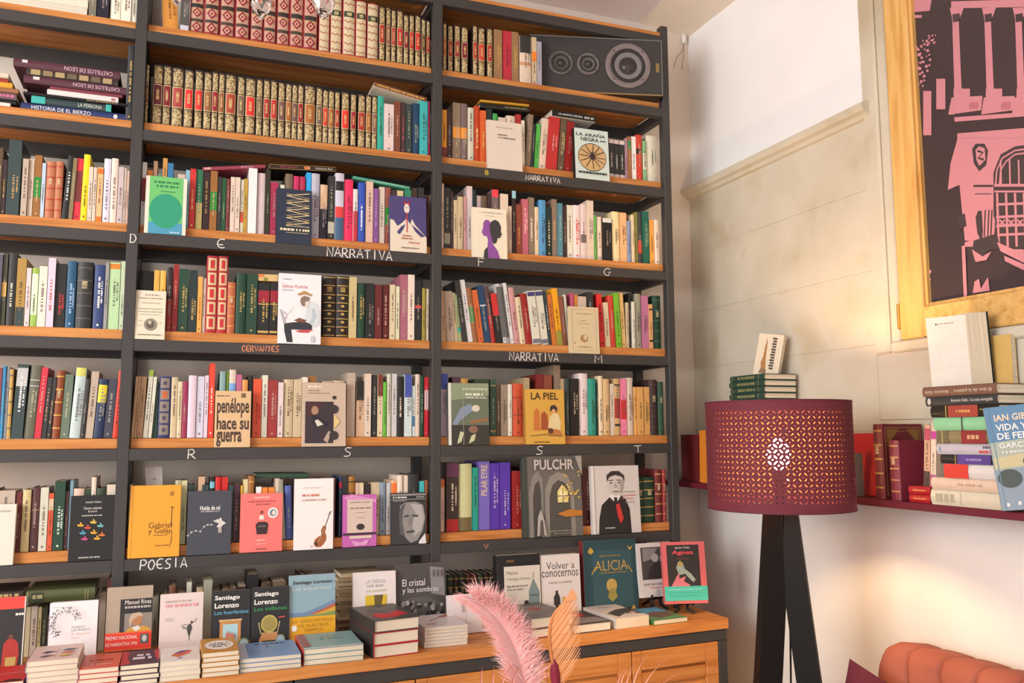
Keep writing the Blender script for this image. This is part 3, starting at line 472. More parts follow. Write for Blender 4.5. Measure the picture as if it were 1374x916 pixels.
display(4, 170, 320, 40, 218, 302, 'e0d8c2', [('d', .3, .08, .75, .105, '8a8272'), ('d', .12, .15, .9, .17, '8a8272'), ('d', .2, .25, .82, .265, '9a9282'), ('d', .12, .37, .92, .385, '9a9282'), ('d', .12, .43, .9, .445, '9a9282'), ('d', .15, .49, .85, .50, '9a9282'), ('e', .52, .7, .21, .125, '8a8478'), ('e', .52, .7, .13, .08, '5c574e'), ('e', .5, .66, .06, .04, 'b8b0a0'), ('d', .1, .62, .26, .63, '9a9282'), ('d', .76, .66, .92, .67, '9a9282'), ('d', .1, .72, .26, .73, '9a9282'), ('d', .12, .90, .9, .92, '7a7466')], 'cream facsimile title page book with a round printed emblem')
qm = [('d', .1, .075, .3, .09, '8a96a4'), ('t', 'Salman Rushdie', .08, .155, .68, .205, 'c05a60'), ('t', 'Quijote', .08, .22, .34, .26, '8a8a90'),
  ('p', [(.13, .72), (.3, .70), (.6, .68), (.8, .72), (.78, .80), (.5, .80), (.3, .80), (.34, .98), (.2, .98), (.14, .82)], '34363e'), ('p', [(.38, .82), (.55, .80), (.82, .79), (.7, .84), (.5, .84)], 'c05058'), ('p', [(.60, .67), (.66, .45), (.78, .38), (.92, .42), (.97, .55), (.95, .72), (.85, .76), (.72, .7)], 'd2dade'), ('p', [(.78, .5), (.84, .48), (.9, .6), (.8, .72), (.72, .7), (.8, .6)], 'b6c4cc'),
  ('p', [(.36, .67), (.48, .63), (.66, .66), (.6, .7), (.45, .69)], '7a5240'), ('p', [(.50, .40), (.52, .34), (.6, .31), (.72, .33), (.7, .42), (.62, .46), (.55, .46)], '8a7468'), ('p', [(.62, .40), (.72, .38), (.7, .48), (.62, .48)], 'd8d4cc'), ('p', [(.43, .29), (.6, .24), (.78, .29), (.76, .31), (.6, .29), (.46, .31)], 'b08c54'),
  ('p', [(.02, .52), (.06, .52), (.16, .7), (.12, .72)], 'aeb4bc'), ('l', [(.12, .55), (.2, .6), (.16, .66)], .012, '5a5a60'), ('l', [(.22, .58), (.35, .48)], .008, '8a8a90'), ('e', .8, .93, .05, .05, 'c6cad2')]
display(4, 170, 320, 871, 1118, 206, 'eceaee', qm, 'white book with a seated bearded man in a hat', th=.02)
display(4, 590, 350, 752, 924, 266, 'd8c8a4', [('l', [(.1, .06), (.9, .06), (.9, .94), (.1, .94), (.1, .06)], .012, 'a08a64'), ('d', .25, .14, .8, .16, 'a08a64'), ('d', .4, .29, .6, .31, 'b09a74'), ('d', .3, .36, .7, .375, 'b09a74'), ('d', .38, .45, .62, .46, 'b09a74'), ('e', .48, .68, .13, .08, 'b08a5c'), ('e', .52, .66, .06, .05, 'd4c49c'), ('d', .3, .85, .7, .87, 'a08a64'), ('e', .16, .78, .035, .02, 'c0a070')], 'aged tan booklet with a ruled border beside letter M', th=.012)
display(5, 170, 470, 503, 711, 235, 'd8b68a', [('d', .04, .08, .4, .10, '5a463a'), ('d', .72, .04, .85, .12, '7a5c44')] + [('T', 'penélope', .05, .125, .95, .48, '4a3a36'), ('T', 'hace su', .05, .45, .95, .69, '4a3a36'), ('T', 'guerra', .05, .72, .75, .99, '4a3a36')], 'tan book lettered penélope hace su guerra in tall letters')
display(5, 170, 470, 1010, 1262, 187, 'c6b29e', [('d', .12, .05, .42, .08, 'e8dcd0'), ('d', .12, .12, .4, .135, '9a7a6c'), ('d', .12, .16, .62, .175, '9a7a6c'), ('r', .06, .30, .71, .95, '3a3038'), ('p', [(.08, .32), (.5, .32), (.3, .5), (.1, .55)], '4c2c30'), ('e', .28, .44, .08, .07, 'a88468'), ('p', [(.2, .52), (.3, .5), (.5, .6), (.6, .62), (.6, .68), (.3, .7)], '2a2430'), ('p', [(.28, .6), (.35, .58), (.48, .66), (.34, .69)], 'd4d0c0'), ('p', [(.48, .9), (.6, .76), (.66, .78), (.58, .95)], 'b0a090'),
  ('e', .725, .235, .045, .03, '3c3438'), ('e', .72, .42, .105, .07, '3c3438'), ('e', .72, .83, .105, .07, '3c3438'), ('p', [(.72, .50), (.86, .62), (.72, .73)], 'dcc488')], 'beige book with a dark old-master style painting and black dots')
display(5, 590, 480, 52, 288, 147, '6a7460', [('r', 0, 0, .07, 1, 'dcdcd8'), ('p', [(.07, 0), (1, 0), (1, .2), (.07, .28)], '8c9a7c'), ('d', .35, .08, .97, .11, 'c8ccb8'), ('d', .42, .165, .85, .2, 'e8e8e0'), ('d', .42, .225, .95, .25, 'c8c8bc'), ('p', [(.1, .65), (.3, .4), (.55, .33), (.6, .45), (.3, .6), (.15, .72)], '8494a8'), ('e', .67, .41, .10, .055, 'd4d0bc'), ('p', [(.5, .62), (.95, .56), (.98, .6), (.55, .66)], '9a6c48'), ('r', .07, .68, 1, 1, '3c3a34'), ('e', .6, .75, .11, .06, '8a6858'), ('p', [(.2, .98), (.28, .78), (.37, .8), (.3, .95)], 'c8cca4'), ('p', [(.48, .98), (.55, .85), (.66, .82), (.62, .93)], 'c8cca4'), ('l', [(.36, 0), (.36, 1)], .008, 'b0b4a8')], 'book with a stooping figure painting and white left edge')
display(5, 590, 480, 498, 725, 182, 'd6a648', [('T', 'LA PIEL', .15, .06, .85, .19, '3c2c22'), ('p', [(.2, .75), (.22, .4), (.3, .34), (.36, .42), (.36, .75)], 'c8763a'), ('p', [(.38, .74), (.4, .45), (.48, .4), (.56, .48), (.58, .74)], 'a4542c'), ('p', [(.56, .7), (.62, .5), (.72, .42), (.84, .46), (.9, .6), (.88, .75), (.7, .72)], 'e0cc9c'), ('p', [(.62, .4), (.64, .31), (.74, .28), (.82, .34), (.8, .42), (.72, .4)], '3a3434'), ('e', .72, .4, .05, .04, 'd8a878'), ('p', [(.55, .8), (.65, .72), (.85, .74), (.95, .84), (.6, .86)], 'c07c40'), ('e', .63, .76, .07, .05, '5a3824'), ('l', [(.12, .85), (.5, .82), (.92, .86)], .02, '7a7038'), ('d', .2, .95, .6, .97, '6a4c28')], 'ochre book titled LA PIEL with drawn figures', spine='a88038')
display(6, 0, 600, -70, 74, 330, 'd9d5c8', [('d', .2, .1, .8, .13, 'a8a298')], 'pale cream book shown cover-out at the left end beside POESIA', th=.018)
boats = []
for u, v, c in ((.22, .44, 'd8a43c'), (.5, .40, 'd8b44c'), (.38, .48, 'c85040'), (.66, .46, '6ab0b0'), (.28, .56, '4a9ac0'), (.52, .56, 'd8a43c'), (.7, .60, 'd07840'), (.33, .65, 'c04c88'), (.6, .65, 'd8a43c')):
    boats += [('p', [(u - .07, v), (u + .09, v + .01), (u + .05, v + .035), (u - .05, v + .03)], c), ('p', [(u, v - .04), (u + .05, v), (u - .01, v)], c)]
display(6, 0, 600, 392, 657, 278, '1e1e20', boats + [('t', 'Joaquín Sabina', .32, .085, .66, .125, 'dedad4'), ('t', 'Ciento volando', .28, .175, .68, .215, 'dedad4'), ('t', 'de catorce', .38, .225, .58, .26, 'dedad4'), ('d', .25, .30, .7, .318, 'b8b4ac'), ('d', .22, .935, .7, .955, 'b8b4ac')], 'black book with small coloured paper boats on the cover', spine='3a3c3e')
display(6, 160, 600, 46, 345, 220, 'e2a032', [('l', [(.06, 0), (.06, 1)], .012, 'c88824'), ('r', .78, .09, .86, .155, 'a8742c'), ('t', 'Gabriel', .38, .515, .84, .60, '7a4a20'), ('t', 'y Galán', .38, .60, .84, .69, '7a4a20'), ('l', [(.83, .30), (.82, .58)], .012, '4a3020'), ('l', [(.79, .32), (.87, .315)], .01, '4a3020'), ('l', [(.48, .695), (.7, .70), (.84, .66), (.83, .8), (.8, .86)], .01, '4a3020'), ('d', .52, .83, .78, .845, 'a06c24')], 'orange yellow book lettered Gabriel y Galán above POESIA', th=.018, hard=True)
walk = [('l', [(.0, .7), (.1, .64), (.2, .62), (.3, .63), (.4, .55), (.5, .53), (.6, .54)], .012, '8a8e98')] + [('e', u, v, .022, .012, 'c8c8c8') for u, v in ((.02, .69), (.1, .64), (.2, .62), (.3, .635), (.38, .56), (.46, .535), (.54, .535))]
display(6, 160, 600, 385, 642, 252, '434650', walk + [('T', 'Huida de mí', .28, .235, .74, .305, 'e0e0e0'), ('d', .3, .315, .72, .335, 'b0b0b4'), ('p', [(.58, .48), (.68, .45), (.74, .46), (.8, .48), (.88, .52), (.8, .55), (.76, .6), (.66, .57), (.72, .52)], 'd0cec8'), ('p', [(.7, .58), (.78, .57), (.78, .67), (.7, .66)], 'a8a6a2'), ('e', .75, .455, .03, .025, 'd0cec8')], 'charcoal blue book lettered Huida de mí with a walking girl', th=.018, hard=True)
display(6, 160, 600, 693, 938, 266, 'e87872', [('d', .32, .06, .68, .085, 'f0c4bc'), ('d', .18, .13, .82, .15, 'a8504c'), ('d', .35, .18, .7, .2, 'a8504c'), ('e', .5, .325, .035, .03, '7a3c3c'), ('p', [(.45, .38), (.55, .38), (.56, .45), (.44, .45)], 'e8dcd8'), ('p', [(.36, .53), (.42, .49), (.6, .49), (.66, .53), (.63, .7), (.39, .7)], '3c2c30'), ('r', .42, .55, .6, .58, '6a5c5c'), ('e', .77, .34, .125, .09, 'f0ecec'), ('e', .77, .34, .085, .062, '7a8a88'), ('e', .79, .34, .045, .04, 'e0d8d4'), ('d', .4, .79, .6, .81, 'f4d0c8'), ('d', .4, .855, .6, .87, 'f4d0c8'), ('d', .38, .94, .62, .955, '8a4040')], 'coral pink book with a black typewriter drawing', th=.015)
vio = [('p', [(.70, .80), (.68, .74), (.73, .68), (.80, .67), (.82, .71), (.79, .76), (.83, .82), (.82, .88), (.76, .93), (.68, .97), (.56, .97), (.50, .93), (.52, .87), (.60, .83)], 'a4623c'), ('p', [(.56, .95), (.52, .92), (.56, .88), (.62, .94)], '4a3428'), ('l', [(.70, .82), (.93, .47)], .02, '4a3428'), ('l', [(.86, .52), (.94, .5)], .012, '4a3428'), ('l', [(.88, .49), (.96, .47)], .012, '4a3428'), ('l', [(.62, .9), (.78, .7)], .01, 'd8c0a0'), ('p', [(.42, .97), (.46, .94), (.47, .96)], '7a3c34')]
display(6, 160, 600, 1006, 1232, 182, 'f0eae8', vio + [('d', .18, .22, .62, .25, 'd07a64'), ('d', .18, .29, .8, .315, 'c8aaa4'), ('d', .2, .12, .66, .135, 'd8d0cc')], 'white book with a violin leaning on the cover', th=.02, y0=-.005, lean=2.5)
display(6, 380, 600, 342, 538, 273, 'c264b0', [('p', [(0, .05), (.3, .0), (.7, .06), (1, .1), (1, .16), (.6, .1), (.2, .13)], 'd890c4'), ('r', .13, .1, .88, .73, 'd4c0b4'), ('d', .22, .14, .8, .16, '8a7470'), ('d', .22, .25, .82, .275, '7a6462'), ('d', .38, .34, .66, .355, '9a8680'), ('d', .42, .44, .62, .455, '9a8680'), ('e', .52, .62, .12, .06, '3a3436'), ('r', 0, .735, 1, .775, '3c3036'), ('r', .2, .79, .85, .84, 'd8cab8'), ('p', [(.25, .88), (.5, .92), (.78, .86), (.7, .97), (.35, .98)], 'd8a0c8')], 'magenta book with a beige printed panel and black stripe', th=.013)
por = [('p', [(0, .18), (1, .18), (1, 1), (0, 1)], '3a3a3c'), ('p', [(.25, .25), (.4, .19), (.7, .18), (.92, .25), (.98, .5), (.9, .75), (.75, .93), (.55, .98), (.38, .85), (.28, .6)], '8e8c8a'), ('p', [(.55, .22), (.88, .25), (.95, .5), (.85, .75), (.65, .85), (.6, .6), (.7, .4)], 'aeacaa'), ('p', [(.22, .4), (.3, .25), (.42, .2), (.34, .35), (.32, .6), (.4, .85), (.25, .8)], '5a5a5c'), ('p', [(.36, .45), (.5, .43), (.5, .47), (.38, .48)], '3c3c3e'), ('p', [(.6, .43), (.78, .44), (.76, .48), (.6, .47)], '4a4a4c'), ('p', [(.52, .46), (.57, .46), (.6, .64), (.48, .65)], '807e7c'), ('p', [(.42, .75), (.65, .73), (.68, .77), (.44, .79)], '4a4848'), ('p', [(.8, .95), (.97, .8), (1, 1), (.78, 1)], 'dedede')]
display(6, 380, 600, 622, 824, 262, '2a2a2c', por + [('r', 0, .02, 1, .06, '8a8886'), ('d', .05, .075, .45, .105, 'dcdad6'), ('d', .72, .08, .95, .1, 'b8b6b2'), ('r', 0, .125, 1, .135, 'b0aeac'), ('d', .05, .15, .45, .165, 'b8b6b2')], 'black and white portrait book of an older face', th=.013)
pul = [('p', [(.08, 0), (1, 0), (1, 1), (.08, 1)], '6c6862'), ('p', [(.1, 1), (.1, .45), (.16, .25), (.25, .18), (.33, .28), (.34, 1)], '87827b'), ('p', [(.16, 1), (.16, .5), (.2, .35), (.27, .3), (.3, .45), (.3, 1)], '4c4944'), ('p', [(.36, 1), (.37, .42), (.45, .26), (.6, .2), (.76, .24), (.86, .4), (.88, 1)], '8f8a80'), ('p', [(.43, 1), (.44, .5), (.5, .36), (.6, .3), (.72, .34), (.8, .5), (.8, 1)], '54504a'), ('p', [(.58, .58), (.58, .44), (.66, .36), (.76, .44), (.76, .58)], 'e8d890'), ('p', [(.62, .52), (.62, .44), (.68, .40), (.72, .45), (.72, .52)], 'f8f0c8'), ('l', [(.67, .4), (.67, .58)], .012, '5a4a38'), ('l', [(.58, .5), (.76, .5)], .012, '5a4a38')]
for i in range(26):
    r_ = random.Random(i); pul.append(('e', .62 + r_.random() * .34, .2 + r_.random() * .34, .012 + .012 * r_.random(), .01, r_.choice(('e0b84c', 'f0d878', 'c89438'))))
pul += [('p', [(.55, .72), (.75, .67), (.98, .69), (.98, .75), (.7, .76)], 'c07c30'), ('p', [(.2, .98), (.22, .75), (.27, .66), (.33, .8), (.36, .98)], 'b4aea6'), ('p', [(.24, .98), (.26, .8), (.3, .78), (.32, .98)], '5c5852'), ('p', [(.88, 0), (1, 0), (1, .25), (.95, .15)], 'a09c94'), ('T', 'PULCHR', .18, .04, .86, .17, 'c8c0b8'), ('d', .42, .92, .85, .94, '8a8478'), ('d', .48, .955, .85, .97, '8a8478')]
display(6, 590, 590, 488, 828, 96, '3c443e', pul, 'large grey PULCHR book with cathedral arches and gold lights', th=.02, lean=3.5, hard=True, spine='38443c')
man = [('p', [(.12, 1), (.14, .78), (.2, .58), (.36, .47), (.46, .44), (.6, .44), (.7, .5), (.78, .65), (.8, 1)], '2c2826'), ('p', [(.36, .46), (.4, .40), (.56, .40), (.6, .46), (.5, .56)], 'e8e4e2'), ('p', [(.46, .47), (.52, .47), (.53, .56), (.49, .6), (.46, .56)], '2c2826'), ('p', [(.49, .58), (.56, .56), (.6, .66), (.64, .78), (.58, .86), (.52, .74)], 'cc3c34'), ('p', [(.33, .2), (.36, .13), (.46, .1), (.6, .12), (.67, .2), (.66, .34), (.6, .42), (.5, .45), (.4, .42), (.34, .34)], 'd0c8c2'), ('p', [(.32, .24), (.32, .14), (.42, .08), (.58, .08), (.69, .15), (.69, .24), (.64, .17), (.5, .14), (.38, .17)], '3a3430'),
  ('l', [(.36, .22), (.46, .215)], .016, '3a3430'), ('l', [(.52, .215), (.62, .22)], .016, '3a3430'), ('e', .41, .255, .022, .012, '3a3a38'), ('e', .57, .255, .022, .012, '3a3a38'), ('p', [(.48, .26), (.51, .26), (.53, .33), (.46, .33)], 'b0a69e'), ('l', [(.43, .385), (.56, .385)], .018, '6a5a54'), ('p', [(.6, .2), (.66, .22), (.65, .34), (.58, .42), (.6, .32)], 'a89e96')]
display(6, 590, 590, 884, 1163, 150, 'd8d2ce', man + [('r', .0, 0, .05, 1, 'e4e0dc'), ('d', .62, .385, .9, .40, '9a928c'), ('d', .62, .44, .92, .455, 'c8786c'), ('d', .62, .485, .86, .5, 'c8786c'), ('d', .68, .54, .88, .555, '9a928c'), ('d', .25, .905, .45, .925, 'c8c4c0')], 'white book with an inked man in black suit and red tie', th=.016, lean=3.5)
# ------------------------------------------------------------------ books lying on other books
def lying_px(bay_rk, ox, oy, x0, x1, yb0, yb1, th, col, label, y=.04, d=.13, arts=None, k=K4, hard=True):
    a = at_y(ox + x0 * k, oy + yb0 * k, y); b = at_y(ox + x1 * k, oy + yb1 * k, y); L_ = math.hypot(b.x - a.x, b.z - a.z)
    return lying(a.x, a.x + L_, a.z, th, d, y, col, label, -math.degrees(math.atan2(b.z - a.z, b.x - a.x)), 0, arts, hard, 'books lying on top of a row')
lying_px(2, 400, 0, 436, 738, 495, 588, .014, 'e0dacb', 'brown gilt-spined book lying tilted on top of teal and blue books', arts=[('r', 0, 0, 1, 1, '7a4630'), ('d', .05, .3, .95, .7, 'c9a85c')], y=.036, d=.15).children
lying_px(2, 580, 110, 275, 560, 145, 172, .014, '26262a', 'black book lying above the first cream cover-out book', arts=[('d', .5, .3, .95, .6, '8a8a5c')])
lying_px(2, 580, 110, 278, 558, 112, 140, .007, 'd8a43c', 'thin yellow-orange book lying topmost above the yellow letter B', y=.042, d=.12)
lying_px(2, 580, 110, 688, 940, 195, 232, .021, 'd6d8d4', 'black-spined LA ARAÑA NEGRA book lying on the red leaning books', arts=[('r', 0, 0, 1, 1, '1c1c1e'), ('t', 'LA ARAÑA NEGRA', .15, .25, .7, .65, 'e8e8e4'), ('d', .74, .35, .95, .7, 'c8c8c4')], y=.03, d=.15)
lying_px(3, 180, 170, 395, 758, 252, 236, .010, 'a0485a', 'rose red book lying tilted on the row lettered E', arts=[('d', .03, .2, .14, .8, 'd8b0b0'), ('d', .6, .2, .8, .8, 'b87888')])
lying_px(3, 180, 170, 778, 1166, 240, 258, .014, '2c2420', 'black book with orange flower spine reading Umberto Eco, lying flat', arts=[('l', [(.01, .05), (.99, .05), (.99, .95), (.01, .95), (.01, .05)], .006, 'b08a50'), ('d', .15, .35, .42, .65, '9a3c44'), ('e', .54, .5, .03, .38, 'd07a3c'), ('e', .58, .5, .025, .3, 'd8946c'), ('t', 'Umberto Eco', .68, .28, .94, .75, 'e0dcd4')], hard=False)
lying_px(3, 350, 190, 530, 858, 212, 275, .009, '58a890', 'teal green book lying tilted over the purple spine', y=.04, d=.14, arts=[('d', .3, .3, .9, .6, 'a8d8c4')])
lying_px(4, 170, 320, 758, 872, 242, 246, .020, 'd8b880', 'tan paperback lying on the two black and red Cervantes spines', arts=[('r', .0, 0, .3, .45, 'd8824c'), ('r', .28, .5, .48, 1, '8a8a3c')], hard=False)
lying_px(6, 160, 600, 785, 1090, 180, 176, .014, '3c5646', 'dark green book lying on the POESIA row behind the violin cover', y=.06, d=.12)
lying(solve_x(774, .03, RZ[6] + .05), solve_x(800, .03, RZ[6] + .05), RZ[6] + PT + .001, .016, .003, .0305, 'c8c4b8', 'pale grey slim box lying behind the suited man cover', hard=False) if False else None
bkm = empty('paper_bookmark', (solve_x(160 + 222 * K4, .07, RZ[6] + .25), .07, RZ[6] + PT + .08), (-.05, math.radians(-4), .2))
bx('card', (-.022, 0, 0), (.022, .0012, .135), mat('cfcac8', .7), bkm); art(bkm, .044, .135, [('e', .5, .25, .12, .03, 'a09c9c')], loc=(-.022, 0, 0)); tag(bkm, 'grey card sticking up behind the orange Gabriel y Galán book', 'card')
# left column stacks
def pile(x0px, x1px, rk, ox, oy, lst, y, d, group, base=None):
    z = (RZ[rk] + PT + .001) if base is None else base
    for (a, b, th, col, arts, label) in lst:
        X0 = solve_x(ox + a * K4, y, z); X1 = solve_x(ox + b * K4, y, z); jy = random.uniform(-.006, .006)
        lying(X0, X1, z, th, d, y + jy, col, label, 0, 0, arts, True, group); z += th + .0006
pile(0, 0, 2, 0, 0, [
 (118, 722, .022, '2a3a6a', [('t', 'HISTORIA DE EL BIERZO', .1, .25, .66, .75, 'e8e8ec'), ('e', .9, .5, .02, .3, 'd8d8e0')], 'navy book reading HISTORIA DE EL BIERZO at the bottom of its stack'),
 (180, 640, .020, '36484c', [('r', 0, 0, .17, 1, '3cb0a8'), ('r', .93, 0, 1, 1, '3cb0a8'), ('t', 'LA PERRONA', .58, .25, .88, .8, 'c8d0cc')], 'slate book with teal end blocks reading LA PERRONA'),
 (135, 735, .008, '242226', [('d', .6, .3, .9, .7, 'a08a58')], 'thin black book in the stack under the white book'),
 (270, 680, .018, 'e2dedc', [('d', .9, .3, .97, .7, 'b87878')], 'white book in the middle of the castle book stack'),
 (285, 705, .008, '8c4450', None, 'thin rose maroon book above the white book in the stack'),
 (135, 730, .021, '5a3440', [('t', 'NOEL ED SOLLITSAC', .45, .25, .93, .75, 'd8b8c4'), ('r', .09, .1, .15, .5, 'd8d0cc')][1:] , 'lower of two purple-brown CASTILLOS DE LEON books in the stack'),
 (150, 680, .021, '3c3230', [('r', .05 + .13 * i, .15, .15 + .13 * i, .85, c) for i, c in enumerate(('a8946c', '8a7858', 'a8946c', '6a5c48', 'a8946c', '6a5c48', 'a8946c'))], 'dark brown book with a row of gold squares on its spine'),
 (75, 690, .023, '5a3440', [('r', .08, .1, .13, .45, 'd8d0cc')], 'upper of two purple-brown CASTILLOS DE LEON books, topmost in the stack')], .04, .17, 'lying stack of castle books')
for o in [q for q in bpy.data.objects if 'CASTILLOS' in str(q.get('label', ''))]:      # the castle titles stand on their heads
    c = next(q for q in o.children if q.name.startswith('cover')); w_ = max(v.co.x for v in c.data.vertices); t_ = max(v.co.z for v in c.data.vertices)
    art(o, w_ * .46, t_ * .5, [('t', 'CASTILLOS DE LEON', 0, 0, 1, 1, 'd8b8c8')], loc=(w_ * .93, -t_ * .123 - .0008, t_ * .75), rot=(0, math.pi, 0))
    l_ = [q for q in o.children if q.name.startswith('lettering')][-1]; l_.rotation_euler = (0, math.pi, 0)
pile(0, 0, 2, 0, 0, [(-260, 60, .016, 'e0dcd4', None, 'white book at the bottom of the left edge stack'), (-260, 92, .010, '262428', None, 'black book second from bottom in the left edge stack'), (-250, 96, .018, '685a5e', [('d', .7, .3, .97, .7, 'c86a90')], 'grey book with pink lettering in the left edge stack'), (-240, 108, .013, '9a6a48', None, 'brown book in the middle of the left edge stack'), (-250, 72, .015, 'dfa030', None, 'orange yellow book in the left edge stack'), (-250, 46, .011, 'a03c38', None, 'dark red book second from top in left edge stack'), (-250, 50, .014, 'd8ccb8', None, 'beige book topmost in the left edge stack')], .05, .15, 'lying stack at the left edge')
pile(0, 0, 1, 0, 0, [(-300, 500, .028, 'dcd6c4', [('l', [(0, .5), (1, .5)], .002, 'b0a890')], 'cream volume lying at the bottom on the top left shelf'), (-300, 505, .03, 'e2dcca', None, 'cream volume lying upper of two on the top left shelf')], .04, .17, 'cream volumes lying on the top left shelf')
# ------------------------------------------------------------------ cabinet run and worktop under the bookcase
def yf(x): return -.257 - (1.73 - x) * .0535          # front edge of the worktop
TT = .03
wt = mesh('worktop', [(-.95, yf(-.95), CT - TT), (1.73, yf(1.73), CT - TT), (1.73, YW - .004, CT - TT), (-.95, YW - .004, CT - TT), (-.95, yf(-.95), CT), (1.73, yf(1.73), CT), (1.73, YW - .004, CT), (-.95, YW - .004, CT)],
  [(0, 3, 2, 1), (4, 5, 6, 7), (0, 1, 5, 4), (1, 2, 6, 5), (2, 3, 7, 6), (3, 0, 4, 7)], M_WOOD)
tag(wt, 'long orange pine worktop in front of the bookcase', 'worktop')
TH = math.atan(.0535); zt_ = CT - TT - .001
for i in range(4):
    x1 = 1.728 - .66 * i; x0 = x1 - .658; c = empty('cabinet', (x1, yf(x1) + .006, 0), (0, 0, TH)); L_ = .656
    def cb(nm, a, b, m, par=c, bev=.0015): return bx(nm, (a[0] - L_, a[1], a[2]), (b[0] - L_, b[1], b[2]), m, par, bev)
    cb('top_rail', (0, 0, zt_ - .034), (L_, .03, zt_), M_DARK); cb('post', (L_ - .032, 0, 0), (L_, .03, zt_ - .035), M_DARK); cb('post', (0, 0, 0), (.004 if i < 3 else .03, .03, zt_ - .035), M_DARK)
    cb('body', (.002, .035, .04), (L_ - .002, .44, zt_ - .04), M_WOOD); cb('plinth', (.005, .02, 0), (L_ - .033, .034, .05), M_DARK)
    for a, b in ((.006, .31), (.314, L_ - .034)):
        d = cb('door', (a, .012, .055), (b, .016, zt_ - .036), M_WOOD); z0, z1 = .056, zt_ - .037
        cb('door_stile', (a, .001, z0), (a + .03, .0118, z1), M_WOOD, d); cb('door_stile', (b - .045, .001, z0), (b, .0118, z1), M_WOOD, d); cb('door_rail', (a + .031, .001, z1 - .055), (b - .046, .0118, z1), M_WOOD, d); cb('door_rail', (a + .031, .001, z0), (b - .046, .0118, z0 + .06), M_WOOD, d)
        z = z1 - .064
        while z > z0 + .1: cb('slat', (a + .031, .004, z - .036), (b - .046, .0116, z), M_WOOD, d); z -= .048
    tag(c, 'pine cabinet unit ' + ('at the right end beside the lamp', 'second from the lamp, behind the orange frond', 'third from the lamp under the blue books', 'at the left end under the pink-topped pile')[i], 'cabinet', 'cabinet units')
# ------------------------------------------------------------------ loudspeaker on the top right shelf
sp = empty('loudspeaker', (1.679, -.038, RZ[1] + PT + .001), (0, 0, -math.atan2(.12, .458))); SL, SH, SD = .473, .204, .155
bx('cabinet_box', (-SL, .006, 0), (0, SD, SH), mat('2e2c2c', .5), sp, .002)
fr = bx('front_panel', (-SL + .003, 0, .003), (-.003, .006, SH - .003), mat('3a393a', .6), sp, .002)
ed = B(); ed.box((-SL, -.0008, SH - .004), (0, .005, SH)); ed.box((-.004, -.0008, 0), (0, .005, SH - .004)); ed.build('trim_and_lit_edge', mat('6e6a6c', .5), sp); bx('trim_and_lit_edge', (-SL, -.0008, 0), (-.004, .005, .0025), mat('a08c64', .5), sp)  # gold strip along the bottom paints the light caught on that edge
def driver(u, r, nm, cone, ring):
    zc_ = .104; o = B().lathe([(r, .001), (r, .004), (r * .97, .006), (r * .78, .006), (r * .76, .003)], 40, (u, 0, zc_), 0, 'y').build(nm + '_ring', mat(ring, .45), sp, True)
    B().lathe([(r * .77, .0025), (r * .72, .006), (r * .64, .0055), (r * .6, .002)], 40, (u, 0, zc_), 0, 'y').build('rubber_surround', mat('2c2a2b', .6), o, True)
    B().lathe([(r * .61, .002), (r * .3, -.001)], 40, (u, 0, zc_), 0, 'y').build('cone', mat(cone, .5), o, True)
    B().lathe([(r * .31, 0), (r * .26, .006), (r * .14, .010), (0.0001, .012)], 24, (u, 0, zc_), 0, 'y').build('dust_cap', mat('3c3836', .3), o, True)
    for a in (.78, 2.35, 3.93, 5.5): B().lathe([(.0035, .006), (.003, .0075), (.0001, .008)], 10, (u + r * .88 * math.cos(a), 0, zc_ + r * .88 * math.sin(a)), 0, 'y').build('screw', mat('4c4440', .4), o)
dr = math.radians
driver(-.125, .082, 'woofer', '7a787a', '7c7274'); driver(-.268, .040, 'midrange', '5c5a5c', '6a6668'); driver(-.365, .044, 'tweeter', '4c4a4c', '5a5658')
bx('badge', (-.024, -.0012, .085), (-.012, -.0002, .118), mat('8a7448', .4), sp)
tag(sp, 'black three-driver loudspeaker lying on the top right shelf', 'loudspeaker')
# small white cable connector on the wall
pc = at_y(916, 42, YW - .005); cn = empty('cable_connector', (pc.x, YW - .001, pc.z - .06)); B().tube([(0, -.012, .045), (0, -.012, .005)], [.011, .009], 12).build('plug_body', mat('e4e0da', .5), cn, True); bx('bracket', (-.008, -.004, .03), (.008, 0, .058), mat('d8d4ce', .6), cn)
for k, (dx, m) in enumerate(((-.035, 'a8704c'), (.02, 'd8d0c4'), (-.01, '8a7a6c'))): B().tube([(0, -.012, .006), (dx * .3, -.011, -.03), (dx, -.008, -.06 - .02 * k), (dx * 1.3, -.004, -.10)], .0013, 6).build('wire', mat(m, .6), cn)
tag(cn, 'white cable connector with loose wires on the wall by the bookcase', 'connector')
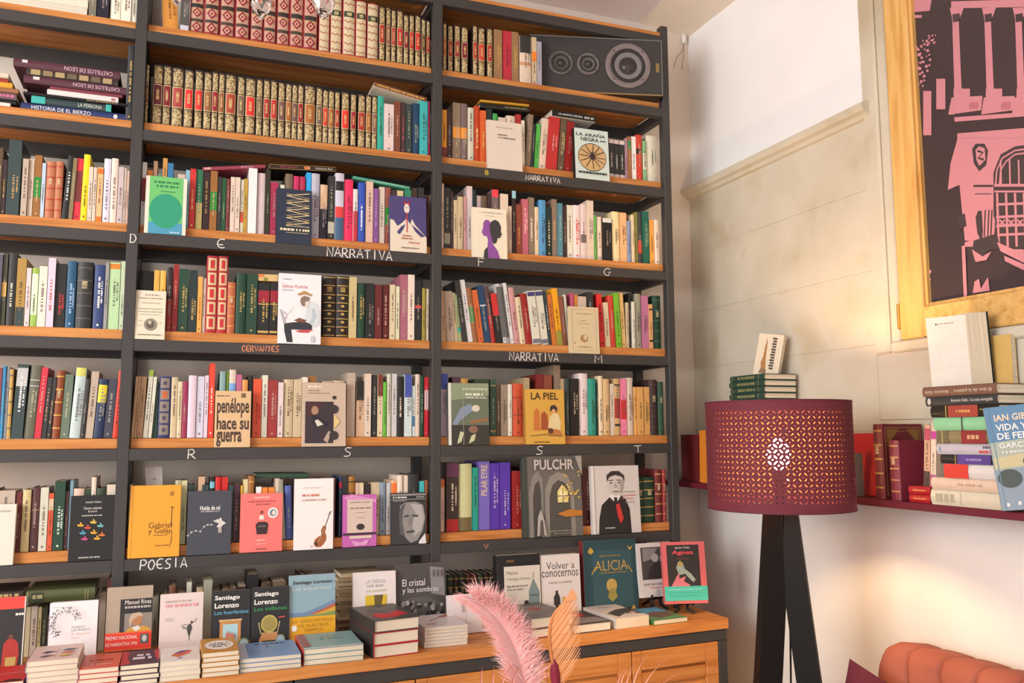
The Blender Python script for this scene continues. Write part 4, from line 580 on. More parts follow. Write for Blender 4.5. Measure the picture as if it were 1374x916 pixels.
# ------------------------------------------------------------------ worktop books
row('A', 7, 'on the worktop, far left', [(0, 703, "-60 125 560 443 N; 132 164 478 cb9 N; 166 204 474 cba; 206 228 476 cb8; 230 262 478 443; 264 330 520 765; 332 400 520 543; 402 470 520 665; 472 545 520 344; 560 598 395 ba9 N; 602 642 316 6a3030")])
row('B', 7, 'on the worktop under POESIA', [(0, 703, "720 780 400 876; 782 850 410 432; 868 905 420 998; 925 955 400 765; 962 1000 352 8a5c48; 1010 1060 400 543; 1064 1094 335 ddc N; 1122 1160 365 cb9 N; 1162 1214 322 aa9 N; 1216 1270 380 443; 1272 1330 372 765"), (200, 703, "440 500 370 654; 502 552 360 433; 556 620 290 2a2a2c N; 640 700 340 543; 702 780 330 765; 860 900 292 333; 902 960 300 876")])
row('C', 7, 'on the worktop under letter V', [(420, 703, "772 810 292 2f3a2c R:b9985a; 812 842 292 3a2a22 R:b9985a; 844 880 290 2f3a2c R:b9985a; 882 915 292 5a2a24 R:b9985a; 917 950 290 5a2a24 R:b9985a; 952 984 288 2f3a2c R:b9985a; 986 1018 286 3a2420 R:b9985a; 1020 1056 284 22261e R:b9985a; 1058 1100 284 22261e R:b9985a; 1102 1150 284 2f3a2c R:b9985a")])
# worn paperbacks piled against the back
z = CT + .001; r_ = random.Random(5); xa = solve_x(452, .03, CT + .1); xb = solve_x(515, .03, CT + .1)
for k in range(15):
    th = r_.uniform(.009, .013); a = xa + r_.uniform(-.014, .008); b = xb + r_.uniform(-.01, .012)
    lying(a, min(b, .845), z, th, .12, .01 + r_.uniform(0, .012), r_.choice(('b09a78', 'a08a6a', '9a8466', 'bca888', '7c6850')), f'worn brown paperback, {ordn(k + 1)} from the bottom of the old pile behind the worktop', 0, 0, None, False, 'old pile of worn paperbacks'); z += th + .0005
# lying books on the back row
za = at_y(80, 806, .02).z
lying(solve_x(34, .0, za), solve_x(127, .0, za), CT + .143, .031, .16, -.002, '555c3a', 'thick olive green book lying on top of the far left row', arts=[('l', [(.03, .1), (.03, .9)], .012, 'b0a878'), ('r', .08, .15, .25, .85, '3c4434'), ('l', [(.86, .1), (.86, .9)], .008, 'b0a878'), ('l', [(.9, .1), (.9, .9)], .008, 'b0a878'), ('d', .1, .35, .24, .65, 'a8a070')])
lying(solve_x(-75, .0, za), solve_x(28, .0, za), CT + .143, .033, .15, .002, '2a2420', 'black book with gold lettering lying at the left edge above the worktop', arts=[('d', .3, .2, .97, .45, 'c0a468'), ('d', .3, .55, .97, .8, 'c0a468')])
def cdisp(px0, px1, pyt, y, col, arts, label, th=.016, lean=5, hard=False, spine=None, base=None, yaw=0.0): return display(6, 0, 0, px0, px1, pyt, col, arts, label, th, lean, hard, yaw, spine, y, CT + .0005 if base is None else base, 'books shown cover-out on the worktop', 1.0)
cdisp(-45, 29, 803, -.12, '2c2a2c', [('r', 0, 0, 1, .16, 'd8463c'), ('p', [(.6, 1), (.63, .62), (.7, .56), (.82, .56), (.9, .62), (.93, .78), (.88, 1)], 'a8342c'), ('p', [(.68, 1), (.68, .8), (.88, .8), (.86, 1)], 'b89858'), ('e', .76, .53, .05, .03, '6a4438'), ('d', .82, .22, .97, .25, 'e8e4dc'), ('l', [(.99, 0), (.99, 1)], .02, 'd8d4cc')], 'black and red book with a red-jacketed figure at left edge')
ring = [('l', [(.34 + .27 * math.cos(a) * q, .32 + .2 * math.sin(a) * q), (.34 + .27 * math.cos(a + .05) * (q + .09), .32 + .2 * math.sin(a + .05) * (q + .09))], .014, '4a464c') for i in range(150) for a, q in [(2.0 + 4.0 * random.random(), .72 + .5 * random.random())]]
cdisp(62, 128, 808, -.115, 'e8e2e4', ring + [('t', 'MARIO', .5, .36, .78, .395, '5a5a62'), ('t', 'LEVRERO', .5, .405, .88, .44, '5a5a62'), ('t', 'El discurso', .5, .46, .88, .50, 'd08a74'), ('t', 'vacío', .5, .52, .68, .555, 'd08a74'), ('d', .1, .05, .3, .06, 'a8a4a8')], 'white book with a ring of scattered black marks', spine='4a3a7a')
riv = [('p', [(0, 0), (1, 0), (1, .17), (.3, .17), (.3, .62), (0, .62)], 'ab9a88'), ('r', .3, .17, 1, .37, '2c2a2e'), ('t', 'Manuel Rivas', .40, .185, .97, .245, 'e4dcd4'), ('d', .4, .27, .97, .3, 'b0a8a0'), ('r', .3, .37, .4, .64, '34302e'), ('r', .4, .37, 1, .72, '8a8078'), ('p', [(.42, .64), (.48, .58), (.62, .55), (.85, .55), (.98, .6), (1, .72), (.4, .72)], 'c8963c'), ('p', [(.56, .57), (.7, .54), (.76, .58), (.66, .62)], 'd8d8d0'), ('e', .68, .46, .11, .08, 'b07c54'), ('p', [(.5, .44), (.56, .37), (.74, .36), (.82, .42), (.7, .41), (.58, .46), (.52, .58)], 'bfa890'), ('r', 0, .62, 1, .87, 'dc3c30'), ('l', [(0, .63), (1, .63)], .012, 'e88440'), ('l', [(0, .86), (1, .86)], .012, 'e88440'), ('t', 'PREMIO NACIONAL', .02, .665, .70, .715, 'f0e0d8'), ('t', 'DE NARRATIVA 1996', .02, .755, .70, .80, 'f0e0d8'), ('r', .76, .66, .94, .79, '5a5a58'), ('e', .85, .72, .05, .045, 'c0c0bc'), ('r', 0, .87, 1, 1, '3a2e28'), ('p', [(.1, .98), (.5, .9), (.9, .9), (.95, .96), (.5, 1)], 'a87c58')]
cdisp(139, 202, 788, -.10, '9c8c7c', riv, 'book with a dozing woman picture and a red prize band')
dan = [('p', [(.62, .56), (.68, .5), (.72, .49), (.76, .56), (.72, .66), (.69, .72), (.66, .66)], '4a4844'), ('l', [(.68, .53), (.58, .50), (.5, .52)], .014, '5a564e'), ('l', [(.73, .5), (.82, .46), (.86, .42)], .014, '5a564e'), ('e', .74, .47, .028, .02, '5a4438'), ('l', [(.69, .7), (.69, .82)], .014, '5a564e'), ('p', [(.66, .56), (.5, .52), (.56, .58)], '8a8a82')]
cdisp(212, 271, 797, -.11, 'dcccc8', dan + [('d', .12, .105, .72, .135, 'b8aaa8'), ('d', .12, .165, .88, .21, 'e0a0a4'), ('d', .12, .39, .32, .4, 'a89a98'), ('d', .12, .42, .3, .43, 'a89a98'), ('r', 0, .76, 1, 1, 'd4c4c0')], 'pale pink book with a small leaping dancer on the cover')
sl = [('T', 'Santiago', .08, .07, .72, .16, 'eae6e0'), ('T', 'Lorenzo', .08, .19, .70, .27, 'eae6e0')]
cdisp(282, 335, 793, -.14, '262628', sl + [('t', 'Los huerfanitos', .08, .31, .95, .37, '6ab4d8'), ('r', .22, .46, .76, .97, 'c08a50'), ('r', .30, .53, .68, .92, 'a8ccd4')] + [('e', .22 + .054 * i, v, .022, .016, 'e0c088') for i in range(11) for v in (.465, .965)] + [('p', [(.36, .7), (.42, .62), (.46, .68), (.56, .66), (.6, .74), (.5, .8), (.44, .76)], 'c87868'), ('l', [(.46, .76), (.44, .9)], .02, '5a7a50'), ('e', .84, .85, .14, .095, '7a8c70'), ('e', .84, .85, .11, .07, 'a8bcc4')], 'black Los huerfanitos book with a beaded picture frame', th=.015)
cdisp(336, 387, 788, -.14, '262628', sl + [('t', 'Los millones', .08, .31, .95, .37, '3ca05c'), ('e', .48, .58, .22, .14, 'b8a458'), ('e', .48, .58, .18, .11, '9a8c4c'), ('l', [(.2, .55), (.26, .72), (.7, .72), (.76, .55)], .03, 'c0a878'), ('p', [(.2, .84), (.3, .72), (.68, .72), (.78, .84)], 'c08c58'), ('l', [(.72, .49), (.9, .48)], .03, 'c84c4c'), ('e', .26, .88, .07, .04, 'b0b0a0'), ('e', .78, .84, .13, .085, '8a8c6a'), ('e', .78, .84, .10, .065, '9ab4c8')], 'black Los millones book with a lottery drum drawing', th=.015)
cdisp(388, 450, 772, -.13, '8aa8b4', [('p', [(.0, .52), (.3, .53), (.6, .47), (1, .36), (1, .62), (0, .62)], '7088a8'), ('p', [(.4, .56), (.7, .5), (1, .42), (1, .5), (.7, .55)], 'b8603c'), ('p', [(.5, .57), (1, .47), (1, .56), (.6, .6)], 'd0a040'), ('p', [(.0, .58), (.3, .58), (.7, .56), (1, .53), (1, .63), (0, .63)], '7a9454'), ('r', 0, .59, 1, 1, 'e0a428'), ('T', 'Santiago Lorenzo', .06, .075, .93, .14, '4a4448'), ('t', 'Los asquerosos', .06, .165, .90, .23, 'd8dce0'), ('t', 'LA GRAN NOVELA', .06, .62, .95, .67, 'a87c20'), ('t', 'DE NUESTROS', .2, .69, .85, .735, 'a87c20'), ('t', 'TIEMPOS', .3, .755, .72, .795, 'a87c20'), ('e', .1, .74, .06, .045, 'e8e0dc'), ('d', .08, .83, .95, .845, 'b8882c'), ('d', .3, .87, .7, .885, 'b8882c'), ('d', .2, .93, .8, .945, 'b8882c')], 'pale blue and yellow book with rolling hills, beside Los millones', th=.018, spine='9ab4bc')
cdisp(474, 532, 768, -.09, 'e2dad8', [('t', 'LA TRENZA', .3, .12, .75, .175, 'a09898'), ('d', .32, .2, .7, .235, 'b0a8a8'), ('d', .3, .28, .78, .31, 'c8c0a0'), ('r', .28, .36, .78, .95, 'd8b830'), ('p', [(.48, .36), (.7, .36), (.66, .5), (.7, .65), (.64, .8), (.66, .95), (.55, .95), (.56, .75), (.5, .55)], '6a5c34')], 'white La trenza book with a braid on a yellow square')
rr = random.Random(4)
cdisp(531, 600, 757, -.075, '4c4848', [('p', [(.68, .05), (.95, .08), (.97, .5), (.7, .45)], '8a8688'), ('p', [(.1, .62), (.3, .5), (.6, .5), (.9, .6), (.95, 1), (.05, 1)], '5c5858')] + [('e', rr.uniform(.1, .9), rr.uniform(.55, .95), rr.uniform(.02, .05), rr.uniform(.02, .05), rr.choice(('2c2a2c', '807c7c', 'a8a4a4'))) for i in range(46)] + [('r', .72 + .08 * i, .1, .76 + .08 * i, .2, '5a5658') for i in range(3)] + [('t', 'El cristal', .12, .22, .56, .32, 'e0dcdc'), ('t', 'y las sombras', .12, .34, .82, .44, 'e0dcdc')], 'dark grey El cristal y las sombras book with a crowd photo', th=.018)
cdisp(601, 672, 797, -.15, 'dcd4d4', [('l', [(.35, 0), (.35, 1)], .006, 'b8b0b0'), ('d', .4, .12, .8, .18, 'c89890'), ('e', .72, .42, .08, .14, '5a3c34'), ('p', [(.66, .5), (.78, .5), (.8, .9), (.64, .9)], 'c8a8a0'), ('r', .27, .15, .33, .45, 'a8a0a0')], 'wide white book with a small dark-haired figure behind the plume', th=.012)
var = [('r', .17, .17, 1, 1, 'd8d0c2'), ('p', [(.72, .98), (.72, .55), (.78, .45), (.84, .36), (.9, .45), (.97, .55), (.98, 1)], '7a8c8a'), ('l', [(.84, .36), (.84, .28)], .014, '5a5c58'), ('r', .75, .6, .95, .62, '566664'), ('r', .75, .72, .95, .74, '566664'), ('p', [(.2, .98), (.2, .82), (.4, .78), (.5, .86), (.72, .8), (.72, .98)], '98a8a4'), ('p', [(.5, .98), (.56, .86), (.66, .84), (.76, .88), (.78, .98)], '4a3a30'), ('e', .65, .78, .06, .045, 'a07458'), ('p', [(.54, .75), (.6, .74), (.62, .68), (.7, .68), (.72, .74), (.78, .75)], '3a2a24'), ('p', [(.6, .78), (.7, .78), (.7, .82), (.6, .82)], '7ab0b4'), ('t', 'Mario', .22, .24, .48, .29, '9a948c'), ('t', 'Vargas Llosa', .22, .33, .75, .385, '9a948c'), ('d', .22, .45, .7, .475, '8a847c'), ('d', .22, .50, .6, .52, '8a847c'), ('r', .22, .07, .4, .11, '6a4c2c')]
cdisp(668, 727, 745, -.085, '1e1e20', var, 'black-bordered book with a masked man before a tower', th=.03, lean=4)
cdisp(728, 781, 745, -.08, 'e2dad4', [('t', 'Volver a', .14, .11, .86, .225, '4a4444'), ('t', 'conocernos', .02, .25, .95, .345, '4a4444'), ('d', .18, .42, .78, .45, 'b0a8a0'), ('p', [(.3, .78), (.3, .66), (.35, .6), (.42, .6), (.46, .68), (.46, .78), (.42, .78), (.42, .92), (.39, .92), (.38, .8), (.36, .92), (.33, .92), (.34, .78)], '3a3634'), ('e', .38, .58, .035, .025, '3a3634'), ('p', [(.5, .8), (.51, .7), (.6, .7), (.62, .8), (.58, .84), (.58, .92), (.54, .92), (.53, .82)], 'd8a83c'), ('e', .555, .68, .03, .022, 'd8a83c')], 'white Volver a conocernos book with two walking figures', th=.03, lean=4)
ali = [('l', [(.05, .04), (.95, .04), (.95, .96), (.05, .96), (.05, .04)], .02, '28454c'), ('p', [(.16, .94), (.16, .2), (.22, .14), (.84, .14), (.9, .2), (.9, .94)], '35585e'), ('p', [(.08, .15), (.14, .09), (.2, .15), (.14, .19)], 'c0a048'), ('p', [(.82, .09), (.88, .12), (.94, .09), (.88, .16)], 'c0a048'), ('t', 'ALICIA', .2, .28, .82, .42, 'b89a50'), ('l', [(.14, .46), (.22, .36)], .02, 'b89a50'), ('l', [(.9, .46), (.82, .36)], .02, 'b89a50'), ('d', .3, .21, .7, .225, 'a08848'), ('d', .28, .44, .8, .455, 'a08848'), ('e', .5, .62, .1, .09, 'c0a458'), ('p', [(.42, .78), (.46, .66), (.56, .66), (.6, .78), (.5, .84)], '9c9048'), ('d', .3, .94, .7, .955, 'b89a50'), ('p', [(.84, .96), (.9, .9), (.94, .96)], 'c0a048')]
cdisp(786, 858, 725, -.07, '2a4a52', ali, 'dark teal and gold ALICIA book with red spine', th=.03, lean=4, hard=True, spine='7a2c30')
# two books on black easels
def easel_book(px0, px1, pyt, pyb, y, col, arts, label, yaw, el, th):
    zb = at_y((px0 + px1) / 2, pyb, y).z; X0 = solve_x(px0, y, zb); X1 = solve_x(px1, y, zb); zt = solve_z(pyt, (X0 + X1) / 2, y + .02); w = X1 - X0; a = dr(8)
    r = prism_book('display_book', (X0, y, zb + .004), (-a, 0, dr(yaw)), w, zt - zb, th, col, False); art(r, w, zt - zb, arts); tag(r, label, 'book', 'books shown cover-out on easels')
    e = empty('book_easel', (X0 + w / 2, y + .01, CT + .0005), (0, 0, dr(yaw))); h = zb - CT
    for s in (-1, 1):
        u = s * .028; B().tube([(u, -.02, h + .012), (u, -.018, h - .001), (u * .9, .01, h - .003), (u * 1.0, .035 + th, h + .05)], .004, 8).build('support_hook', M_BLACKMETAL, e); B().tube([(u * .7, .012, h - .004), (u * .5, .0, h * .45), (u * 1.25, -.012, .004)], [.005, .006, .004], 8).build('front_foot', M_BLACKMETAL, e)
    B().tube([(-.025, .012, h - .004), (.025, .012, h - .004)], .004, 8).build('crossbar', M_BLACKMETAL, e); B().tube([(0, .012, h - .004), (0, .09, .004)], .005, 8).build('rear_leg', M_BLACKMETAL, e)
    tag(e, el, 'easel', 'small black book easels')
easel_book(860, 906, 729, 802, -.085, 'd8d2d0', [('r', .1, .08, .88, .68, '4a4646'), ('p', [(.15, .1), (.6, .1), (.4, .3), (.15, .35)], '8a8686'), ('e', .5, .28, .1, .08, 'a8a4a4'), ('e', .72, .3, .08, .07, '989494'), ('p', [(.3, .5), (.5, .36), (.8, .38), (.86, .66), (.25, .66)], '343030'), ('d', .12, .745, .8, .785, 'a09898'), ('d', .3, .82, .75, .84, 'c88078'), ('r', .45, .86, .55, 1, 'c0bab8')], 'white book with a black and white family photo, on an easel', 0, 'small black easel under the black and white photo book', .012)
easel_book(893, 944, 727, 810, -.16, 'd86a6c', [('r', .1, .05, .86, .76, '34302e'), ('t', 'Javier Peña', .3, .08, .65, .12, 'e8e4e0'), ('T', 'Agnes', .22, .14, .72, .225, 'dc5058'), ('d', .35, .27, .6, .28, 'a84c50'), ('p', [(.3, .42), (.36, .32), (.46, .34), (.5, .44), (.64, .52), (.74, .62), (.68, .66), (.5, .52), (.36, .54)], '9cac9c'), ('p', [(.34, .38), (.4, .30), (.46, .36), (.4, .42)], 'b89c58'), ('p', [(.15, .74), (.3, .56), (.36, .5), (.36, .6), (.52, .56), (.46, .64), (.6, .7), (.56, .75)], 'd87880'), ('r', 0, .72, 1, .95, '4cc0ac'), ('d', .1, .76, .9, .78, '8ad8c8'), ('d', .1, .82, .85, .83, '38a090'), ('d', .1, .87, .8, .88, '38a090')], 'coral red Agnes book with a turquoise band on an easel', -14, 'small black easel under the Agnes book', .02)
# piles lying at the front of the worktop
def cpile(px0, px1, y, items, dep, arts, lab, group, yaw=0.0, z0=None):
    z = CT + .0005 if z0 is None else z0; n = len(items); r_ = random.Random(int(px0) + 99)
    X0 = solve_x(px0, y, z); X1 = solve_x(px1, y, z); w = X1 - X0
    for i, (th, col, spc, hard) in enumerate(items):
        j = r_.uniform(-.002, .002) if i < n - 1 else 0
        r = prism_book('piled_book', (X0 + j, y + r_.uniform(0, .003), z + th), (-math.pi / 2, 0, dr(yaw + r_.uniform(-.6, .6))), w, dep, th, col, hard, spine_col=spc)
        if i == n - 1 and arts: art(r, w, dep, arts)
        pos = 'topmost' if i == n - 1 else 'bottom' if i == 0 else ordn(i + 1) + ' from bottom'
        tag(r, f'{lab}, {pos} of its pile' if n > 1 else lab, 'book', group); z += th + .0004
P_ = lambda n, th, c, s=None: [(th, c, s, False)] * n
cpile(-40, 30, -.345, P_(3, .011, 'c83430'), .15, [('l', [(.2, .6), (.5, .5), (.9, .45)], .04, 'd8908c'), ('p', [(.5, 1), (.7, .85), (.95, .9), (.95, 1)], '3c2024')], 'red slim book at the left corner of the worktop', 'red slim books')
cpile(33, 103, -.34, P_(6, .0115, 'd8bcb4', '4a3a7a'), .15, [('p', [(.2, .5), (.3, .38), (.5, .45), (.3, .55)], '4a3c5c'), ('p', [(.18, .75), (.3, .66), (.5, .68), (.3, .82)], '7a5c6c'), ('l', [(.52, .2), (.5, .85)], .012, 'c89c94'), ('p', [(.58, .42), (.7, .3), (.9, .36), (.75, .46)], '6a7484'), ('p', [(.56, .58), (.7, .5), (.9, .54), (.75, .64)], 'd07c70'), ('p', [(.55, .78), (.7, .7), (.88, .74), (.7, .84)], 'd0a85c')], 'pink slim book with leaf shapes', 'pink slim books')
cpile(104, 158, -.345, P_(4, .011, 'd8604c', '4a3a7a'), .14, [('d', .2, .4, .8, .5, 'a8483c'), ('d', .15, .72, .8, .77, 'e8c0b0')], 'orange red slim book', 'orange red slim books')
cpile(160, 212, -.345, P_(4, .011, '4c3048'), .14, [('p', [(0, 0), (.2, .1), (.15, .5), (.25, .9), (0, 1)], 'b83c44'), ('p', [(.85, .1), (1, 0), (1, .9), (.9, .6)], 'b83c44'), ('d', .4, .32, .75, .45, 'd8ccd4'), ('d', .3, .52, .8, .68, 'd8ccd4')], 'dark purple slim book with white lettering', 'dark purple slim books')
cpile(214, 268, -.345, P_(4, .011, 'dcd8d4'), .14, [('p', [(.25, .6), (.5, .35), (.8, .3), (.75, .5), (.45, .75)], 'd06848'), ('p', [(.3, .5), (.5, .3), (.75, .28), (.5, .48)], '6a4c88'), ('p', [(.4, .85), (.5, .78), (.6, .82)], '5a4c98')], 'white slim book with a bright boat shape', 'white slim books')
cpile(270, 320, -.345, P_(5, .011, 'c08a3c'), .15, [('e', .5, .5, .4, .32, 'e4e0da'), ('d', .25, .36, .75, .42, '5a5450'), ('d', .2, .48, .8, .54, '5a5450'), ('d', .3, .6, .7, .66, '5a5450')], 'ochre slim book with a white oval', 'ochre slim books')
cpile(322, 404, -.335, P_(3, .0105, '7ca0cc', 'd8d4d8'), .16, [('r', 0, 0, .14, 1, 'b8c4d8'), ('d', .3, .12, .8, .18, '34405c'), ('e', .5, .35, .025, .03, '34405c')], 'sky blue book', 'sky blue books')
cpile(408, 488, -.325, P_(3, .0125, '88aeb0', 'c84c44'), .17, [('d', .4, .25, .7, .3, '5a8488'), ('d', .35, .4, .75, .46, '5a8488'), ('r', 0, .92, 1, 1, 'c4d0d0')] + [('p', [(0, .06 + .13 * i), (.14, .0 + .13 * i), (.14, .05 + .13 * i), (0, .11 + .13 * i)], 'c84840') for i in range(7)], 'pale teal book with a red striped spine', 'pale teal books')
cpile(502, 566, -.325, [(.031, 'b82c34', '2c2a2a', True)] * 2 + [(.031, '4a4644', '2c2a2a', True)], .2, [('p', [(.1, .7), (.3, .55), (.5, .65), (.8, .5), (.9, .75), (.5, .9), (.2, .9)], 'c03434'), ('p', [(.2, .3), (.5, .2), (.8, .35), (.5, .5)], '6c6864')], 'thick black hardback with red boards', 'thick black and red hardbacks', yaw=7)
cpile(570, 628, -.27, P_(6, .0085, 'd4ced2'), .16, [('l', [(.3, .5), (.7, .2), (.9, .1)], .04, '8a5040'), ('e', .25, .75, .12, .05, 'b88478'), ('p', [(.6, .2), (.95, .05), (.95, .15), (.7, .3)], 'a86048')], 'thin lilac white book', 'thin white books')
cpile(712, 775, -.285, [(.026, '8a2c30', 'c8c4c0', True), (.03, '6a6462', '4a4644', True)], .2, [('p', [(.1, .3), (.9, .2), (.9, .6), (.2, .8)], '847c78'), ('p', [(.4, .4), (.6, .3), (.7, .5), (.5, .6)], 'a05c4c')], 'thick hardback beside the orange frond', 'thick grey hardbacks', yaw=8)
cpile(769, 823, -.275, [(.026, '4c4242', '242024', True)], .17, [('p', [(0, 0), (.7, 0), (.75, .45), (.1, .5)], 'b8343c'), ('d', .1, .1, .6, .2, 'e0c8c4'), ('d', .1, .28, .6, .38, 'e0c8c4'), ('p', [(.1, .75), (.5, .55), (.9, .6), (.95, .95), (.1, .98)], '8a8080')], 'black-edged hardback with red top panel lying on the worktop', 'single books lying at the front', yaw=4)
cpile(827, 874, -.265, [(.03, 'd4ccc8', None, False)], .19, [('p', [(.2, .9), (.15, .6), (.6, .4), (1, .35), (1, .85), (.6, .7)], '4a4444'), ('p', [(.5, .8), (.9, .6), (.9, .75)], 'b89c98'), ('d', .3, .15, .7, .2, 'b0a8a4')], 'thick white paperback with dark swirls lying on the worktop', 'single books lying at the front', yaw=4)
cpile(878, 925, -.26, [(.013, '5a8a58', '4a8a4c', False)], .17, [('p', [(0, 0), (1, 0), (1, .4), (0, .45)], '5c9cc4'), ('p', [(.1, .6), (.5, .35), (.9, .4), (.9, .7), (.4, .85)], '6a5450')], 'green and blue paperback lying by the Agnes easel', 'single books lying at the front', yaw=4)
# ------------------------------------------------------------------ red wall shelf and what stands on it
XS = 1.80; M_RED = mat('6a2030', .45, .08, 20)
tag(bx('wall_shelf', (XS, -2.4, ZS - .018), (XW - .001, YW - .003, ZS), M_RED, None, .0015), 'dark red shelf board fixed along the stone wall', 'shelf')
def solve_y(px, x, z):
    t = (px - 687) / FPX; dx = x - CP.x; dz = z - CP.z
    return CP.y + (RT.x * dx + RT.z * dz - t * (FW.x * dx + FW.z * dz)) / (t * FW.y - RT.y)
def sside(px0, px1, pyt, X, d, col, opts, lean, label, z=None, bulge=True):
    z = ZS + .0006 if z is None else z; y0 = solve_y(px0, X, z); y1 = solve_y(px1, X, z); h = at_x((px0 + px1) / 2, pyt, X).z - z
    r = spine_book(X, (y0 + y1) / 2, z, abs(y1 - y0), h, d, col, opts, lean, '', 1, None); r.rotation_euler.z = -math.pi / 2; r.location = (X + .003, (y0 + y1) / 2, r.location.z); tag(r, label, 'book', 'books on the red wall shelf'); return r
def slie(px0, px1, z, th, X, d, col, arts, label, group='books on the red wall shelf', hard=True):
    y0 = solve_y(px0, X, z); y1 = solve_y(px1, X, z); return lying(X, X + abs(y1 - y0), z, th, d, y0, col, label, 0, -90, arts, hard, group)
sside(914, 937, 583, 1.83, .12, '6a2024', ['N'], 0, 'dark red book with grey top beside the bookcase post')
sside(938, 950, 578, 1.815, .13, 'd8822c', ['N'], 2, 'bright orange book standing left of the lamp shade')
# pile of green volumes, its lower part behind the shade
z = ZS + .0006; ztop_ = at_x(1000, 503, 1.83).z; k = 0; r_ = random.Random(8)
n_ = 18; th = (ztop_ - z) / n_
for k in range(n_):
    gcol = '2f4a40' if k >= 12 else r_.choice(('6a3a34', '4a4a3c', '7a6a50', '2f4a40'))
    slie(980 + r_.uniform(-1, 1), 1026, z, th - .0006, 1.83, .125, gcol, [('l', [(.08, .1), (.08, .9)], .008, 'b0a060'), ('l', [(.85, .1), (.85, .9)], .008, 'b0a060'), ('d', .25, .3, .75, .7, '8a8a5c')], f'{"dark green" if k >= 12 else "worn"} hardback, {ordn(n_ - k)} from the top of the pile behind the lamp', 'pile of volumes behind the lamp'); z += th
ym = solve_y(1010, 1.865, z); mp_ = prism_book('leaning_book', (1.865, ym, z + .004), (dr(-7), dr(9), dr(-62)), .085, .137, .02, 'd8ccb4', False)
art(mp_, .085, .137, [('p', [(.3, .9), (.24, .7), (.3, .55), (.32, .3), (.36, .08), (.4, .3), (.42, .6), (.46, .8), (.4, .92)], 'a8763c'), ('p', [(.2, .95), (.3, .8), (.5, .85), (.5, .95)], '8a6a4c'), ('d', .6, .06, .7, .07, '4a3c34'), ('v', 'MAUPASSANT', .58, .1, .74, .62, '4a3c34'), ('v', 'BELAMI', .66, .64, .8, .82, '4a3c34')][:3])
for i in range(10): pass
art(mp_, .085, .137, [('r', .58 + .03 * (i % 2), .08 + .065 * i, .76, .125 + .065 * i, '4a3c34') for i in range(12)], 'vertical_lettering'); tag(mp_, 'cream book with a brown bottle shape leaning on the green pile', 'book')
# right of the lamp
rb = prism_book('red_cover_book', (1.86, solve_y(1140, 1.86, ZS), ZS + .002), (dr(-9), 0, dr(-86)), .105, at_x(1160, 581, 1.88).z - ZS, .012, 'b82c30', True); tag(rb, 'bright red book leaning flat on the wall right of the shade', 'book')
sside(1143, 1149, 608, 1.82, .025, '8a8074', ['N'], 0, 'thin grey brown spine just right of the lamp shade')
def swide(px0, px1, px2, pyt, X, col, opts, label, yaw, d, gold):
    z = ZS + .0006; y0 = solve_y(px0, X, z); y1 = solve_y(px1, X, z); h = at_x(px0, pyt, X).z - z
    r = spine_book(X, (y0 + y1) / 2, z, max(.02, abs(y1 - y0)), h, d, col, opts, 0, '', 1, None); r.rotation_euler.z = dr(yaw); r.location.x = X; r.location.y = (y0 + y1) / 2; tag(r, label, 'book', 'books on the red wall shelf')
    if gold:
        w = max(.02, abs(y1 - y0)); art(r, d, h, [('l', [(.06, .05), (.94, .05), (.94, .95), (.06, .95), (.06, .05)], .02, '9a7440'), ('l', [(.14, .1), (.86, .1), (.86, .9), (.14, .9), (.14, .1)], .012, '9a7440'), ('p', [(.1, .07), (.4, .07), (.1, .3)], '8a6438'), ('p', [(.9, .07), (.6, .07), (.9, .3)], '8a6438')], 'gilt_border', loc=(w / 2, 0, 0), rot=(0, 0, math.pi / 2))
    return r
swide(1176, 1189, 1227, 569, 1.825, '6e2430', ['R:b08a4c'], 'tall maroon gilt hardback with bordered cover, right of the lamp', -92, .13, True)
swide(1197, 1210, 1242, 591, 1.815, '7a2a3c', ['R:b8885c'], 'shorter plain maroon hardback in front of the bordered one', -92, .12, False)
sside(1238, 1246, 570, 1.83, .10, 'c8a088', ['b.05-.2:b84868', 'b.6-.8:4a3a3c'], 5, 'thin pink striped booklet leaning on the tall stack')
sside(1247, 1254, 568, 1.83, .10, 'd8c8b8', ['b.1-.2:c03c9c', 'b.65-.85:b83c90'], 5, 'thin white and magenta booklet leaning on the tall stack')
slie(1221, 1249, ZS + .0006, .019, 1.812, .08, 'b0242c', [('l', [(.2, .5), (.8, .5)], .03, 'd8a860')], 'lower of two small red books lying by the tall stack'); slie(1220, 1249, ZS + .0206, .019, 1.812, .08, 'b0242c', [('l', [(.2, .5), (.8, .5)], .03, 'd8a860')], 'upper of two small red books lying by the tall stack')
z = ZS + .0006
